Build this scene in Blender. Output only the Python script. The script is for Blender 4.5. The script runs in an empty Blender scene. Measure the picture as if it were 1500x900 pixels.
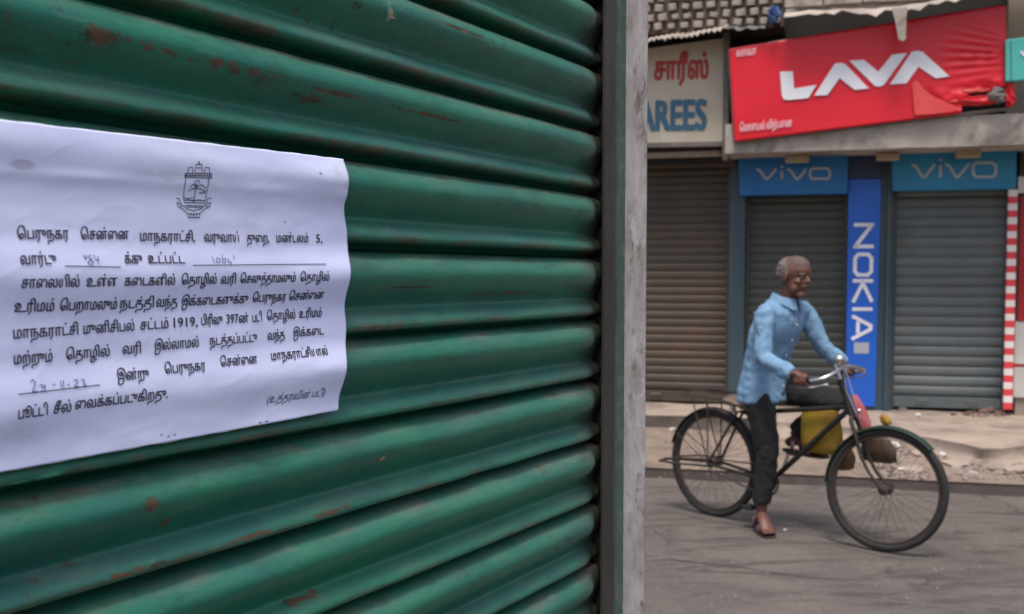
import bpy, bmesh, math, random
from mathutils import Vector, Matrix, noise
S = bpy.context.scene
COL = S.collection
random.seed(7)
PI = math.pi

# ------------------------------------------------------------------ camera, world, sun, exposure
H, F, PP = 1.5, 1650.0, 500.0             # eye height, focal length and principal row in photo pixels (1500 wide)
TH = math.atan(95.0 / F)
cam = bpy.data.cameras.new('camera')
cam.sensor_width = 36.0
cam.lens = 36.0 * F / 1500.0
cam.shift_y = 50.0 / 1500.0
cam.clip_start, cam.clip_end = 0.05, 500
cam.dof.use_dof = True
cam.dof.focus_distance = 1.05
cam.dof.aperture_fstop = 13.5
co = bpy.data.objects.new('camera', cam)
COL.objects.link(co)
co.location = (0, 0, H)
co.rotation_euler = (PI / 2 - TH, 0, 0)
S.camera = co

world = bpy.data.worlds.new('World')
S.world = world
world.use_nodes = True
wn = world.node_tree
bg = wn.nodes['Background']
sky = wn.nodes.new('ShaderNodeTexSky')
sky.sky_type = 'NISHITA'
sky.sun_disc = False
SUN_EL, SUN_AZ = math.radians(68), math.radians(190)      # azimuth from +Y, clockwise
sky.sun_elevation, sky.sun_rotation = SUN_EL, SUN_AZ
sky.air_density, sky.dust_density, sky.ozone_density = 1.0, 4.0, 1.0
wn.links.new(sky.outputs['Color'], bg.inputs['Color'])
bg.inputs['Strength'].default_value = 0.10

sl = bpy.data.lights.new('sun', 'SUN')
sl.energy, sl.angle, sl.color = 1.5, math.radians(16), (1, 0.96, 0.9)
so = bpy.data.objects.new('sun', sl)
COL.objects.link(so)
so.location = (0, 0, 20)
sd = Vector((math.sin(SUN_AZ) * math.cos(SUN_EL), math.cos(SUN_AZ) * math.cos(SUN_EL), math.sin(SUN_EL)))
so.rotation_euler = sd.to_track_quat('Z', 'Y').to_euler()
S.view_settings.view_transform = 'Standard'
S.view_settings.look = 'None'
S.view_settings.exposure = 0.95
S.view_settings.gamma = 1.0

# ------------------------------------------------------------------ frames
def ray(px, py):
    f, u = Vector((0, math.cos(TH), -math.sin(TH))), Vector((0, math.sin(TH), math.cos(TH)))
    return f * F + Vector((1, 0, 0)) * (px - 750) - u * (py - PP)

def frame(x, y, ang):
    return Matrix.Translation((x, y, 0)) @ Matrix.Rotation(ang, 4, 'Z')

def unproj(M, px, py, out=0.0):
    """photo point -> (x, z) on the plane y = -out of frame M"""
    Mi = M.inverted()
    o = Mi @ Vector((0, 0, H)); d = Mi.to_3x3() @ ray(px, py)
    t = (-out - o.y) / d.y
    p = o + d * t
    return (p.x, p.z)

def on_level(M, px, py, z):
    r = ray(px, py); t = (z - H) / r.z
    p = M.inverted() @ (Vector((0, 0, H)) + r * t)
    return (p.x, p.y)

def on_ground(px, py, z=0.0):
    r = ray(px, py); t = (z - H) / r.z
    return Vector((0, 0, H)) + r * t

A_N = math.atan2(1652.7, 910.0)
NEAR = frame(0.0768 * 1.43, 1.43, A_N)                      # shutter: x away along the shutter, -y out into the street
FAC = frame(0.0, 11.72, math.atan2(-0.287, 1.0))            # facade: x along, -y out towards the street
BIKE = frame(1.262, 6.98, math.atan2(-0.756, 0.655))        # bicycle: x forward, y its left

# ------------------------------------------------------------------ mesh builder
class MB:
    def __init__(s):
        s.v, s.f, s.mi = [], [], []
        s.cur = 0
    def add(s, vs, fs):
        b = len(s.v)
        s.v += [tuple(v) for v in vs]
        s.f += [tuple(i + b for i in f) for f in fs]
        s.mi += [s.cur] * len(fs)
        return s
    def box(s, x0, x1, y0, y1, z0, z1):
        vs = [(x, y, z) for x in (x0, x1) for y in (y0, y1) for z in (z0, z1)]
        return s.add(vs, [(0, 1, 3, 2), (4, 6, 7, 5), (0, 4, 5, 1), (2, 3, 7, 6), (0, 2, 6, 4), (1, 5, 7, 3)])
    def rings(s, rs, cap=True, closed=False):
        n = len(rs[0]); vs = [p for r in rs for p in r]; fs = []
        m = len(rs)
        for i in range(m if closed else m - 1):
            a, b = i * n, ((i + 1) % m) * n
            for j in range(n):
                k = (j + 1) % n
                fs.append((a + j, a + k, b + k, b + j))
        if cap and not closed:
            fs.append(tuple(range(n - 1, -1, -1)))
            fs.append(tuple(range((m - 1) * n, m * n)))
        return s.add(vs, fs)
    def tube(s, pts, r, n=10, closed=False):
        pts = [Vector(p) for p in pts]
        rr = r if isinstance(r, (list, tuple)) else [r] * len(pts)
        rs = []; up = None; m = len(pts)
        for i, p in enumerate(pts):
            if closed: t = pts[(i + 1) % m] - pts[i - 1]
            else: t = pts[min(i + 1, m - 1)] - pts[max(i - 1, 0)]
            t.normalize()
            if up is None:
                up = Vector((0, 0, 1)) if abs(t.z) < .9 else Vector((0, 1, 0))
            a = t.cross(up).normalized(); b = a.cross(t).normalized(); up = b
            rx = rr[i]
            ra, rb = rx if isinstance(rx, tuple) else (rx, rx)
            rs.append([p + a * ra * math.cos(2 * PI * j / n) + b * rb * math.sin(2 * PI * j / n) for j in range(n)])
        return s.rings(rs, closed=closed)
    def ell(s, c, r, n=14, m=10, M=None):
        c = Vector(c); rs = []
        for i in range(1, m):
            a = PI * i / m
            ring = []
            for j in range(n):
                v = Vector((r[0] * math.sin(a) * math.cos(2 * PI * j / n), r[1] * math.sin(a) * math.sin(2 * PI * j / n), r[2] * math.cos(a)))
                if M: v = M @ v
                ring.append(c + v)
            rs.append(ring)
        b = len(s.v)
        s.rings(rs, cap=False)
        tv, bv = Vector((0, 0, r[2])), Vector((0, 0, -r[2]))
        if M: tv, bv = M @ tv, M @ bv
        k = len(s.v); s.v += [tuple(c + tv), tuple(c + bv)]
        for j in range(n):
            q = (j + 1) % n
            s.f.append((b + q, b + j, k)); s.f.append((b + (m - 2) * n + j, b + (m - 2) * n + q, k + 1)); s.mi += [s.cur] * 2
        return s
    def torus(s, c, ax, R, r, n=48, m=10, rb=None):
        ax = Vector(ax).normalized()
        u = ax.orthogonal().normalized(); w = ax.cross(u)
        rb = rb or r
        rs = []
        for i in range(n):
            a = 2 * PI * i / n
            d = u * math.cos(a) + w * math.sin(a)
            rs.append([Vector(c) + d * (R + r * math.cos(2 * PI * j / m)) + ax * rb * math.sin(2 * PI * j / m) for j in range(m)])
        return s.rings(rs, closed=True)
    def prism(s, poly, y0, y1, fn=None):
        """polygon in x,z between depths y0 (front) and y1"""
        n = len(poly)
        vs = [(p[0], y0, p[1]) for p in poly] + [(p[0], y1, p[1]) for p in poly]
        if fn: vs = [fn(*v) for v in vs]
        fs = [tuple(range(n)), tuple(range(2 * n - 1, n - 1, -1))]
        fs += [(i, i + n, (i + 1) % n + n, (i + 1) % n) for i in range(n)]
        return s.add(vs, fs)
    def stroke(s, pts, w, y0, y1, closed=False):
        """a band of width w along 2D points (x,z), square ends, extruded y0..y1"""
        pts = [Vector(p) for p in pts]; m = len(pts); L, R = [], []
        for i in range(m):
            if closed: d0, d1 = pts[i] - pts[i - 1], pts[(i + 1) % m] - pts[i]
            else:
                d0 = pts[i] - pts[i - 1] if i else pts[1] - pts[0]
                d1 = pts[i + 1] - pts[i] if i < m - 1 else d0
            d0 = d0.normalized(); d1 = d1.normalized()
            n0 = Vector((-d0.y, d0.x)); n1 = Vector((-d1.y, d1.x))
            nn = (n0 + n1)
            if nn.length < 1e-6: nn = n0
            nn.normalize()
            k = 1 / max(.45, nn.dot(n0))
            L.append(pts[i] + nn * w / 2 * k); R.append(pts[i] - nn * w / 2 * k)
        for i in range(m if closed else m - 1):
            j = (i + 1) % m
            s.prism([L[i], L[j], R[j], R[i]], y0, y1)
        return s
    def mesh(s, name, mats, smooth=False, bevel=0):
        me = bpy.data.meshes.new(name)
        me.from_pydata(s.v, [], s.f)
        for m in (mats if isinstance(mats, (list, tuple)) else [mats]):
            me.materials.append(m)
        for p, i in zip(me.polygons, s.mi): p.material_index = i
        bm = bmesh.new(); bm.from_mesh(me)
        bmesh.ops.recalc_face_normals(bm, faces=bm.faces)
        if bevel:
            es = [e for e in bm.edges if len(e.link_faces) == 2 and e.calc_face_angle(0) > .6]
            bmesh.ops.bevel(bm, geom=es, offset=bevel, segments=2, affect='EDGES', profile=.5)
        bm.to_mesh(me); bm.free()
        if smooth:
            me.shade_smooth()
            if smooth != 'all':
                me.set_sharp_from_angle(angle=math.radians(40))
        return me
    def obj(s, name, mats, parent=None, smooth=False, bevel=0, M=None):
        return link(name, s.mesh(name, mats, smooth, bevel), parent, M)

def link(name, me, parent=None, M=None):
    o = bpy.data.objects.new(name, me)
    COL.objects.link(o)
    if parent: o.parent = parent
    if M is not None: o.matrix_local = M
    return o

def tag(o, label=None, cat=None, group=None, kind=None):
    if label: o['label'] = label
    if cat: o['category'] = cat
    if group: o['group'] = group
    if kind: o['kind'] = kind
    return o

def root(name, M, label=None, cat=None, group=None, kind=None):
    o = bpy.data.objects.new(name, None)
    o.empty_display_size = .1
    COL.objects.link(o)
    o.matrix_world = M
    return tag(o, label, cat, group, kind)

# ------------------------------------------------------------------ materials
def srgb(r, g, b):
    f = lambda c: (c / 255 / 12.92) if c / 255 <= .04045 else ((c / 255 + .055) / 1.055) ** 2.4
    return (f(r), f(g), f(b), 1)

class NT:
    def __init__(s, name):
        s.m = bpy.data.materials.new(name); s.m.use_nodes = True
        s.t = s.m.node_tree; s.b = s.t.nodes['Principled BSDF']
        s.tc = s.t.nodes.new('ShaderNodeTexCoord')
    def n(s, typ, **kw):
        x = s.t.nodes.new(typ)
        for k, v in kw.items(): setattr(x, k, v)
        return x
    def l(s, a, b): s.t.links.new(a, b)
    def noise(s, vec, scale, detail=4, rough=.55, dist=0.0):
        x = s.n('ShaderNodeTexNoise'); x.inputs['Scale'].default_value = scale
        x.inputs['Detail'].default_value = detail; x.inputs['Roughness'].default_value = rough
        x.inputs['Distortion'].default_value = dist
        if vec is not None: s.l(vec, x.inputs['Vector'])
        return x.outputs['Fac']
    def ramp(s, fac, a, b, c0=(0, 0, 0, 1), c1=(1, 1, 1, 1)):
        x = s.n('ShaderNodeValToRGB'); e = x.color_ramp.elements
        e[0].position, e[1].position = a, b; e[0].color, e[1].color = c0, c1
        s.l(fac, x.inputs['Fac']); return x.outputs['Color']
    def mix(s, fac, a, b, mode='MIX'):
        x = s.n('ShaderNodeMix', data_type='RGBA', blend_type=mode)
        for sock, val in ((x.inputs[0], fac), (x.inputs[6], a), (x.inputs[7], b)):
            if hasattr(val, 'default_value') or hasattr(val, 'is_linked'): s.l(val, sock)
            else: sock.default_value = val
        return x.outputs[2]
    def math(s, op, a, b=None, c=None, clamp=False):
        x = s.n('ShaderNodeMath', operation=op, use_clamp=clamp)
        for i, v in enumerate((a, b, c)):
            if v is None: continue
            if isinstance(v, (int, float)): x.inputs[i].default_value = v
            else: s.l(v, x.inputs[i])
        return x.outputs[0]
    def mapping(s, vec, scale=(1, 1, 1), loc=(0, 0, 0), rot=(0, 0, 0)):
        x = s.n('ShaderNodeMapping'); s.l(vec, x.inputs[0])
        x.inputs['Scale'].default_value = scale; x.inputs['Location'].default_value = loc; x.inputs['Rotation'].default_value = rot
        return x.outputs[0]
    def bump(s, h, strength=.3, dist=.01):
        x = s.n('ShaderNodeBump'); x.inputs['Strength'].default_value = strength; x.inputs['Distance'].default_value = dist
        s.l(h, x.inputs['Height']); s.l(x.outputs[0], s.b.inputs['Normal'])
    def setp(s, **kw):
        for k, v in kw.items(): s.b.inputs[k.replace('_', ' ')].default_value = v
        return s

def pm(name, c, c2=None, sc=6.0, rough=.7, metal=0.0, bump=.15, bd=.004, bsc=None, dirt=None, dsc=1.5, d0=.5, d1=.7, stretch=(1, 1, 1), spec=.5):
    """general worn surface: two tones by noise, optional dirt, fine relief"""
    t = NT(name)
    c2 = c2 or tuple(x * .72 for x in c[:3]) + (1,)
    vec = t.mapping(t.tc.outputs['Object'], stretch)
    col = t.mix(t.ramp(t.noise(vec, sc, 6, .62), .3, .7), c, c2)
    if dirt:
        col = t.mix(t.ramp(t.noise(vec, dsc, 8, .68, .4), d0, d1), col, dirt)
    t.l(col, t.b.inputs['Base Color'])
    t.setp(Roughness=rough, Metallic=metal, Specular_IOR_Level=spec)
    if bump: t.bump(t.noise(vec, bsc or sc * 6, 6, .6), bump, bd)
    return t.m

M_ = {}
M_['asphalt'] = None
def road_mat(name, ca, cb, cc, crack=True):
    t = NT(name); v = t.tc.outputs['Object']
    big = t.ramp(t.noise(v, 1.3, 10, .72, .8), .38, .60)
    fine = t.ramp(t.noise(v, 46, 5, .7), .32, .72)
    col = t.mix(big, ca, cb)
    col = t.mix(t.math('MULTIPLY', fine, .45), col, cc)
    blot = t.ramp(t.noise(t.mapping(v, (.7, 2.4, 1), (3, 1, 0), (0, 0, -.28)), 1.7, 9, .74, 1.4), .50, .62)
    dk = tuple(x * .42 for x in ca[:3]) + (1,)
    col = t.mix(t.math('MULTIPLY', blot, .75), col, dk)
    h = t.math('ADD', t.noise(v, 60, 6, .7), t.math('MULTIPLY', t.noise(v, 5, 5, .6), 1.2))
    if crack:
        vo = t.n('ShaderNodeTexVoronoi', feature='DISTANCE_TO_EDGE'); vo.inputs['Scale'].default_value = .9
        w = t.n('ShaderNodeVectorMath', operation='ADD'); nz = t.n('ShaderNodeTexNoise'); nz.inputs['Scale'].default_value = 2.2; nz.inputs['Detail'].default_value = 6
        t.l(v, nz.inputs['Vector']); t.l(v, w.inputs[0])
        sc = t.n('ShaderNodeVectorMath', operation='SCALE'); sc.inputs['Scale'].default_value = .8
        t.l(nz.outputs['Color'], sc.inputs[0]); t.l(sc.outputs[0], w.inputs[1]); t.l(w.outputs[0], vo.inputs['Vector'])
        cr = t.ramp(vo.outputs['Distance'], .0, .022, (1, 1, 1, 1), (0, 0, 0, 1))
        cr = t.math('MULTIPLY', cr, t.ramp(t.noise(v, 1.3, 3), .48, .6))
        col = t.mix(t.math('MULTIPLY', cr, .75), col, dk)
        h = t.math('SUBTRACT', h, cr)
    t.l(col, t.b.inputs['Base Color']); t.setp(Roughness=.88)
    t.bump(h, .8, .016)
    return t.m

M_['asphalt'] = road_mat('asphalt', (.130, .110, .095, 1), (.075, .063, .056, 1), (.22, .19, .165, 1))
M_['pavement'] = road_mat('pavement', (.285, .215, .165, 1), (.185, .14, .11, 1), (.40, .31, .24, 1), False)
M_['kerb'] = pm('kerb_dirty', (.05, .04, .036, 1), (.09, .07, .06, 1), 8, .85, bump=.5)
M_['slabc'] = pm('old_concrete', (.42, .37, .32, 1), (.30, .26, .225, 1), 2.2, .9, bump=.4, bd=.006, dirt=(.07, .06, .055, 1), dsc=1.4, d0=.5, d1=.66, stretch=(1, 1, .6))
M_['wallshade'] = pm('shade_dark_plaster', (.035, .030, .027, 1), (.02, .018, .017, 1), 1.6, .9, bump=.3)  # plaster darkened to stand for the shaded recess under the eaves
M_['beige'] = pm('beige_plaster', (.36, .30, .24, 1), (.22, .18, .15, 1), 2, .9, bump=.3)
M_['bluegrey'] = pm('blue_grey_paint', (.042, .072, .09, 1), (.03, .055, .072, 1), 3, .5, bump=.2, dirt=(.09, .075, .065, 1), dsc=2.2, d0=.55, d1=.7, stretch=(1, 1, .4))
M_['mobblue'] = pm('bright_blue_vinyl', (.010, .115, .56, 1), (.012, .095, .46, 1), 3, .4, bump=.05, dirt=(.03, .08, .25, 1), dsc=3, d0=.6, d1=.75)
M_['signblue'] = pm('sign_blue', (.005, .15, .40, 1), (.004, .11, .33, 1), 3, .4, bump=.05)
M_['signteal'] = pm('sign_blue_teal', (.005, .22, .40, 1), (.005, .16, .33, 1), 3, .4, bump=.05)
M_['darkblue'] = pm('dark_navy', (.015, .03, .09, 1), None, 3, .5)
M_['red'] = pm('red_vinyl', (.72, .008, .022, 1), (.60, .006, .018, 1), 1.4, .38, bump=.08, bd=.01, bsc=2.2, dirt=(.50, .02, .03, 1), dsc=1.2, d0=.6, d1=.75, stretch=(1, 1, 2))
M_['white'] = pm('white_print', (.78, .77, .80, 1), (.68, .67, .70, 1), 5, .5, bump=.03)
M_['greyprint'] = pm('grey_print', (.42, .43, .46, 1), (.33, .34, .38, 1), 5, .5, bump=.03)
M_['offwhite'] = pm('dirty_white', (.6, .58, .55, 1), (.45, .43, .4, 1), 5, .7)
M_['cream'] = pm('cream_signboard', (.60, .53, .41, 1), (.47, .40, .30, 1), 1.8, .7, bump=.1, dirt=(.25, .19, .12, 1), dsc=1.5, d0=.56, d1=.8)
M_['redpaint'] = pm('faded_red_lettering', (.50, .05, .035, 1), (.38, .05, .04, 1), 9, .7, bump=0)
M_['bluepaint'] = pm('faded_blue_lettering', (.035, .12, .20, 1), (.06, .14, .19, 1), 9, .7, bump=0)
M_['steel'] = pm('dull_steel', (.20, .17, .15, 1), (.11, .09, .08, 1), 6, .6, bump=.2)
M_['asbestos'] = pm('weathered_cement_sheet', (.46, .39, .33, 1), (.26, .215, .18, 1), 4, .9, bump=.4, dirt=(.10, .085, .075, 1), dsc=3, d0=.54, d1=.7)
M_['greysheet'] = pm('grey_tarp_sheet', (.17, .155, .15, 1), (.11, .10, .10, 1), 5, .8)
M_['brownframe'] = pm('brown_lattice_frame', (.12, .085, .065, 1), (.08, .06, .05, 1), 6, .85)
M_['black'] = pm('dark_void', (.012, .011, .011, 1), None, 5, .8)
M_['teal'] = pm('teal_signboard', (.07, .42, .36, 1), (.06, .36, .31, 1), 3, .5)
M_['posterred'] = pm('red_door_poster', (.42, .008, .012, 1), None, 3, .5)
M_['stripered'] = pm('red_stripe', (.72, .05, .06, 1), (.6, .04, .05, 1), 8, .6)
M_['stripewhite'] = pm('white_stripe', (.78, .72, .68, 1), (.68, .6, .56, 1), 8, .6)
M_['tan'] = pm('tan_lamp_casing', (.40, .31, .18, 1), None, 5, .6)

def shutter_bg(name, c1, c2, rust, d0):
    t = NT(name); v = t.tc.outputs['Object']
    oi = t.n('ShaderNodeObjectInfo')
    vv = t.n('ShaderNodeVectorMath', operation='ADD'); t.l(v, vv.inputs[0]); t.l(oi.outputs['Location'], vv.inputs[1])
    w = vv.outputs[0]
    col = t.mix(t.ramp(t.noise(t.mapping(w, (1, 1, .35)), 1.6, 6, .6), .35, .68), c1, c2)
    ru = t.ramp(t.noise(t.mapping(w, (.8, 1, 2), (3, 0, 1)), 1.8, 8, .7), d0, d0 + .14)
    col = t.mix(t.math('MULTIPLY', ru, .8), col, rust)
    col = t.mix(t.math('MULTIPLY', oi.outputs['Random'], .3), col, (c2[0] * .5, c2[1] * .5, c2[2] * .5, 1))
    t.l(col, t.b.inputs['Base Color']); t.setp(Roughness=.55, Metallic=.0)
    t.bump(t.noise(v, 25, 5, .6), .2, .004)
    return t.m
M_['sh_left'] = shutter_bg('rusty_shutter_steel', (.085, .058, .036, 1), (.048, .042, .032, 1), (.10, .05, .026, 1), .5)
M_['sh_mid'] = shutter_bg('olive_grey_shutter_steel', (.062, .066, .055, 1), (.045, .053, .046, 1), (.055, .044, .03, 1), .62)
M_['sh_right'] = shutter_bg('blue_grey_shutter_steel', (.155, .17, .168, 1), (.10, .12, .125, 1), (.09, .078, .06, 1), .6)

# green enamel of the near shutter, with its chips and rust streaks where the photograph has them
PIT_ = .0768; SEAM_ = unproj(NEAR, 877, 378, .008)[1]
def green_mat(root_obj):
    t = NT('green_enamel')
    t.tc.object = root_obj
    v = t.tc.outputs['Object']
    hue = t.ramp(t.noise(t.mapping(v, (2.2, 1, 6)), 2.2, 5, .6), .34, .68)
    col = t.mix(hue, (.009, .180, .094, 1), (.010, .120, .094, 1))
    # dust smears, and a paler tone painting light onto the up-facing sides
    dust = t.ramp(t.noise(t.mapping(v, (3, 4, 16), (1, 0, 2)), 2.4, 7, .66), .46, .76)
    geo = t.n('ShaderNodeNewGeometry'); sx = t.n('ShaderNodeSeparateXYZ'); t.l(geo.outputs['Normal'], sx.inputs[0])
    upf = t.ramp(sx.outputs['Z'], -.05, .75)
    dust_lit = t.math('MULTIPLY', t.math('ADD', t.math('MULTIPLY', dust, .8), .24), upf)
    col = t.mix(t.math('MULTIPLY', dust_lit, .62), col, (.17, .20, .165, 1))
    sp = t.n('ShaderNodeSeparateXYZ'); t.l(v, sp.inputs[0])
    # grime near the guide channel
    gr = t.ramp(t.math('ADD', t.math('ADD', sp.outputs['X'], .10), t.math('MULTIPLY', t.noise(v, 14, 4), .10)), .045, .115)
    col = t.mix(t.math('MULTIPLY', gr, .85), col, (.055, .043, .032, 1))
    grime = t.ramp(t.noise(t.mapping(v, (1.2, 1, 5), (7, 3, 1)), 7, 8, .72, .5), .56, .70)
    col = t.mix(t.math('MULTIPLY', grime, .5), col, (.018, .026, .018, 1))
    # lip wear: rust and dirt along the lower lip of each slat, a dusty line on its upper edge
    ph = t.math('FRACT', t.math('DIVIDE', t.math('SUBTRACT', 100 * PIT_ + SEAM_, sp.outputs['Z']), PIT_))
    lipz = t.math('MULTIPLY', t.ramp(ph, .80, .88), t.ramp(ph, .925, .955, (1, 1, 1, 1), (0, 0, 0, 1)))
    lipn = t.ramp(t.noise(t.mapping(v, (1, 1, 3)), 11, 9, .78, .6), .46, .56)
    lip = t.math('MULTIPLY', lipz, lipn)
    col = t.mix(t.math('MULTIPLY', lip, .8), col, t.mix(t.ramp(t.noise(v, 70, 4), .4, .6), (.13, .065, .035, 1), (.05, .04, .025, 1)))
    topz = t.math('MULTIPLY', t.ramp(ph, .02, .05), t.ramp(ph, .07, .15, (1, 1, 1, 1), (0, 0, 0, 1)))
    topn = t.ramp(t.noise(t.mapping(v, (1, 1, 4), (9, 0, 0)), 9, 9, .75, .5), .46, .62)
    col = t.mix(t.math('MULTIPLY', t.math('MULTIPLY', topz, topn), .75), col, t.mix(t.ramp(t.noise(v, 50, 4), .45, .6), (.20, .19, .15, 1), (.17, .085, .05, 1)))
    fine = t.noise(t.mapping(v, (6, 1, 60)), 4, 8, .75)
    col = t.mix(t.math('MULTIPLY', t.ramp(fine, .5, .75), .35), col, (.05, .10, .075, 1))
    sc = t.ramp(t.noise(t.mapping(v, (2, 1, 26), (0, 5, 0), (0, .5, 0)), 9, 4, .6), .66, .69)
    col = t.mix(t.math('MULTIPLY', sc, .35), col, (.10, .22, .17, 1))
    mott = t.ramp(t.noise(v, 26, 8, .8), .52, .66)
    col = t.mix(t.math('MULTIPLY', mott, .28), col, (.012, .06, .042, 1))
    # specks of rust
    ms = t.math('MULTIPLY', t.ramp(t.noise(v, 60, 6, .8), .58, .64), t.ramp(t.noise(t.mapping(v, (1, 1, 1), (5, 2, 8)), 5, 4), .46, .62))
    nz = t.noise(v, 110, 5, .7); nz2 = t.noise(t.mapping(v, (1, 1, 2.2)), 75, 8, .82)
    rust = ms; pale = None; cream = None
    def spot(px, py, ra, rz, slope=0.0, soft=.9):
        x, z = unproj(NEAR, px, py, .012)
        dx = t.math('SUBTRACT', sp.outputs['X'], x)
        dz = t.math('SUBTRACT', t.math('SUBTRACT', sp.outputs['Z'], z), t.math('MULTIPLY', dx, slope))
        a = t.math('DIVIDE', dx, ra); b = t.math('DIVIDE', dz, rz)
        d = t.math('ADD', t.math('MULTIPLY', a, a), t.math('MULTIPLY', b, b))
        d = t.math('ADD', d, t.math('MULTIPLY', t.math('SUBTRACT', nz2, .5), 7.5 * soft))
        d = t.math('ADD', d, t.math('MULTIPLY', t.math('SUBTRACT', nz, .5), 4.0 * soft))
        return t.ramp(d, .05, .55, (1, 1, 1, 1), (0, 0, 0, 1))
    for a in [(203, 738, .0105, .0085, 0, .12), (480, 139, .055, .0030, 0, .3), (620, 171, .08, .0028, 0, .5), (660, 46, .07, .0028, 0, .45),
              (545, 672, .0105, .0050, 0, .3), (590, 421, .055, .0014, 0, .9), (740, 430, .10, .0028, 0, .8), (860, 423, .07, .0022, 0, .6),
              (355, 785, .03, .0022, 0, .9), (480, 748, .028, .0028, 0, .9), (200, 832, .05, .0025, 0, 1.0), (560, 868, .06, .0022, 0, 1.0), (850, 742, .06, .0025, 0, .7),
              (45, 152, .005, .0035, 0, .5), (130, 55, .022, .006, 0, 1.2), (230, 80, .03, .003, 0, 1.2), (340, 105, .05, .004, 0, 1.2), (440, 145, .03, .004, 0, 1.1),
              (860, 612, .05, .002, 0, .8), (640, 262, .02, .002, 0, .9), (240, 765, .005, .004, 0, 1.1), (440, 878, .03, .003, 0, 1.2)]:
        rust = t.math('MAXIMUM', rust, spot(*a))
    rc = t.mix(t.ramp(t.noise(v, 55, 6, .7), .42, .58), (.16, .055, .025, 1), (.035, .025, .018, 1))
    col = t.mix(t.math('MULTIPLY', rust, .88), col, rc)
    cm = spot(547, 671, .0075, .0034, 0, .3)
    cm = t.math('MAXIMUM', cm, spot(556, 22, .008, .008, 0, 1.3))
    cm = t.math('MAXIMUM', cm, spot(476, 768, .004, .003, 0, 1.0))
    col = t.mix(t.math('MULTIPLY', cm, .8), col, (.42, .36, .22, 1))
    pg = t.math('MAXIMUM', spot(62, 696, .014, .0034, 0, .25), spot(16, 707, .013, .0018, 0, .3))
    col = t.mix(pg, col, (.06, .33, .22, 1))
    t.l(col, t.b.inputs['Base Color'])
    rg = t.math('ADD', t.math('MULTIPLY', t.math('MAXIMUM', rust, dust_lit), .35), .27)
    t.l(t.math('ADD', rg, .07), t.b.inputs['Roughness'])
    h = t.math('ADD', t.math('MULTIPLY', t.noise(v, 22, 5, .6), 1.0), t.math('MULTIPLY', rust, -.5))
    h = t.math('ADD', h, t.math('MULTIPLY', t.noise(v, 130, 5, .7), .35))
    t.bump(h, .38, .0035)
    return t.m

def post_mat():
    t = NT('worn_steel_paint'); v = t.tc.outputs['Object']
    a = t.ramp(t.noise(t.mapping(v, (1, 1, .35)), 40, 8, .7), .34, .66)
    col = t.mix(a, (.48, .45, .46, 1), (.24, .21, .205, 1))
    b = t.ramp(t.noise(t.mapping(v, (1, 1, .5)), 18, 8, .75, .6), .58, .64)
    col = t.mix(t.math('MULTIPLY', b, .7), col, (.58, .56, .58, 1))
    c = t.ramp(t.noise(t.mapping(v, (1, 1, .4), (4, 4, 4)), 34, 8, .75), .57, .64)
    col = t.mix(t.math('MULTIPLY', c, .8), col, (.11, .075, .06, 1))
    t.l(col, t.b.inputs['Base Color']); t.setp(Roughness=.62, Metallic=.15)
    t.bump(t.noise(v, 90, 6, .7), .4, .0015)
    return t.m
def flange_mat():
    t = NT('green_over_brown_paint'); v = t.tc.outputs['Object']
    sp = t.n('ShaderNodeSeparateXYZ'); t.l(v, sp.inputs[0])
    e = t.math('ADD', sp.outputs['X'], t.math('MULTIPLY', t.math('SUBTRACT', t.noise(t.mapping(v, (1, 1, .3)), 30, 6, .7), .5), .03))
    k = t.ramp(t.math('ADD', e, .05), .044, .054)
    br = t.mix(t.ramp(t.noise(t.mapping(v, (1, 1, .2)), 20, 5), .4, .6), (.050, .040, .034, 1), (.028, .023, .019, 1))
    gn = t.mix(t.ramp(t.noise(v, 60, 6, .7), .5, .66), (.045, .105, .075, 1), (.15, .155, .135, 1))
    t.l(t.mix(k, br, gn), t.b.inputs['Base Color']); t.setp(Roughness=.5)
    t.bump(t.noise(v, 60, 6, .7), .3, .0015)
    return t.m
M_['post'] = post_mat(); M_['flange'] = flange_mat()

def paper_mat():
    t = NT('notice_paper'); v = t.tc.outputs['Object']
    col = t.mix(t.ramp(t.noise(v, 7, 5, .6), .35, .7), (.76, .78, 1.0, 1), (.69, .71, .97, 1))
    sm = t.ramp(t.noise(t.mapping(v, (1, 1, 2.5), (2, 2, 2)), 11, 6, .6), .60, .76)
    col = t.mix(t.math('MULTIPLY', sm, .35), col, (.42, .38, .50, 1))
    sp = t.n('ShaderNodeSeparateXYZ'); t.l(v, sp.inputs[0])
    x0, z0 = unproj(NEAR, 498, 262, .015); x1, z1 = unproj(NEAR, 15, 243, .015); x2, z2 = unproj(NEAR, 225, 258, .015)
    for (cx, cz, ra, rz, k, cc) in ((x0, z0, .03, .018, .5, (.48, .47, .44, 1)), (x1, z1, .012, .003, .6, (.45, .36, .50, 1)), (x2, z2, .03, .0035, .45, (.50, .47, .58, 1))):
        a = t.math('DIVIDE', t.math('SUBTRACT', sp.outputs['X'], cx), ra); b = t.math('DIVIDE', t.math('SUBTRACT', sp.outputs['Z'], cz), rz)
        d = t.math('ADD', t.math('ADD', t.math('MULTIPLY', a, a), t.math('MULTIPLY', b, b)), t.math('MULTIPLY', t.math('SUBTRACT', t.noise(v, 60, 5), .5), 3))
        col = t.mix(t.math('MULTIPLY', t.ramp(d, .2, 1.3, (1, 1, 1, 1), (0, 0, 0, 1)), k), col, cc)
    t.l(col, t.b.inputs['Base Color']); t.setp(Roughness=.75, Specular_IOR_Level=.25)
    t.bump(t.noise(v, 30, 5, .6), .15, .002)
    return t.m
M_['paper'] = paper_mat()
M_['ink'] = pm('black_ink', (.012, .011, .03, 1), (.03, .028, .06, 1), 90, .8, bump=0)
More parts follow.
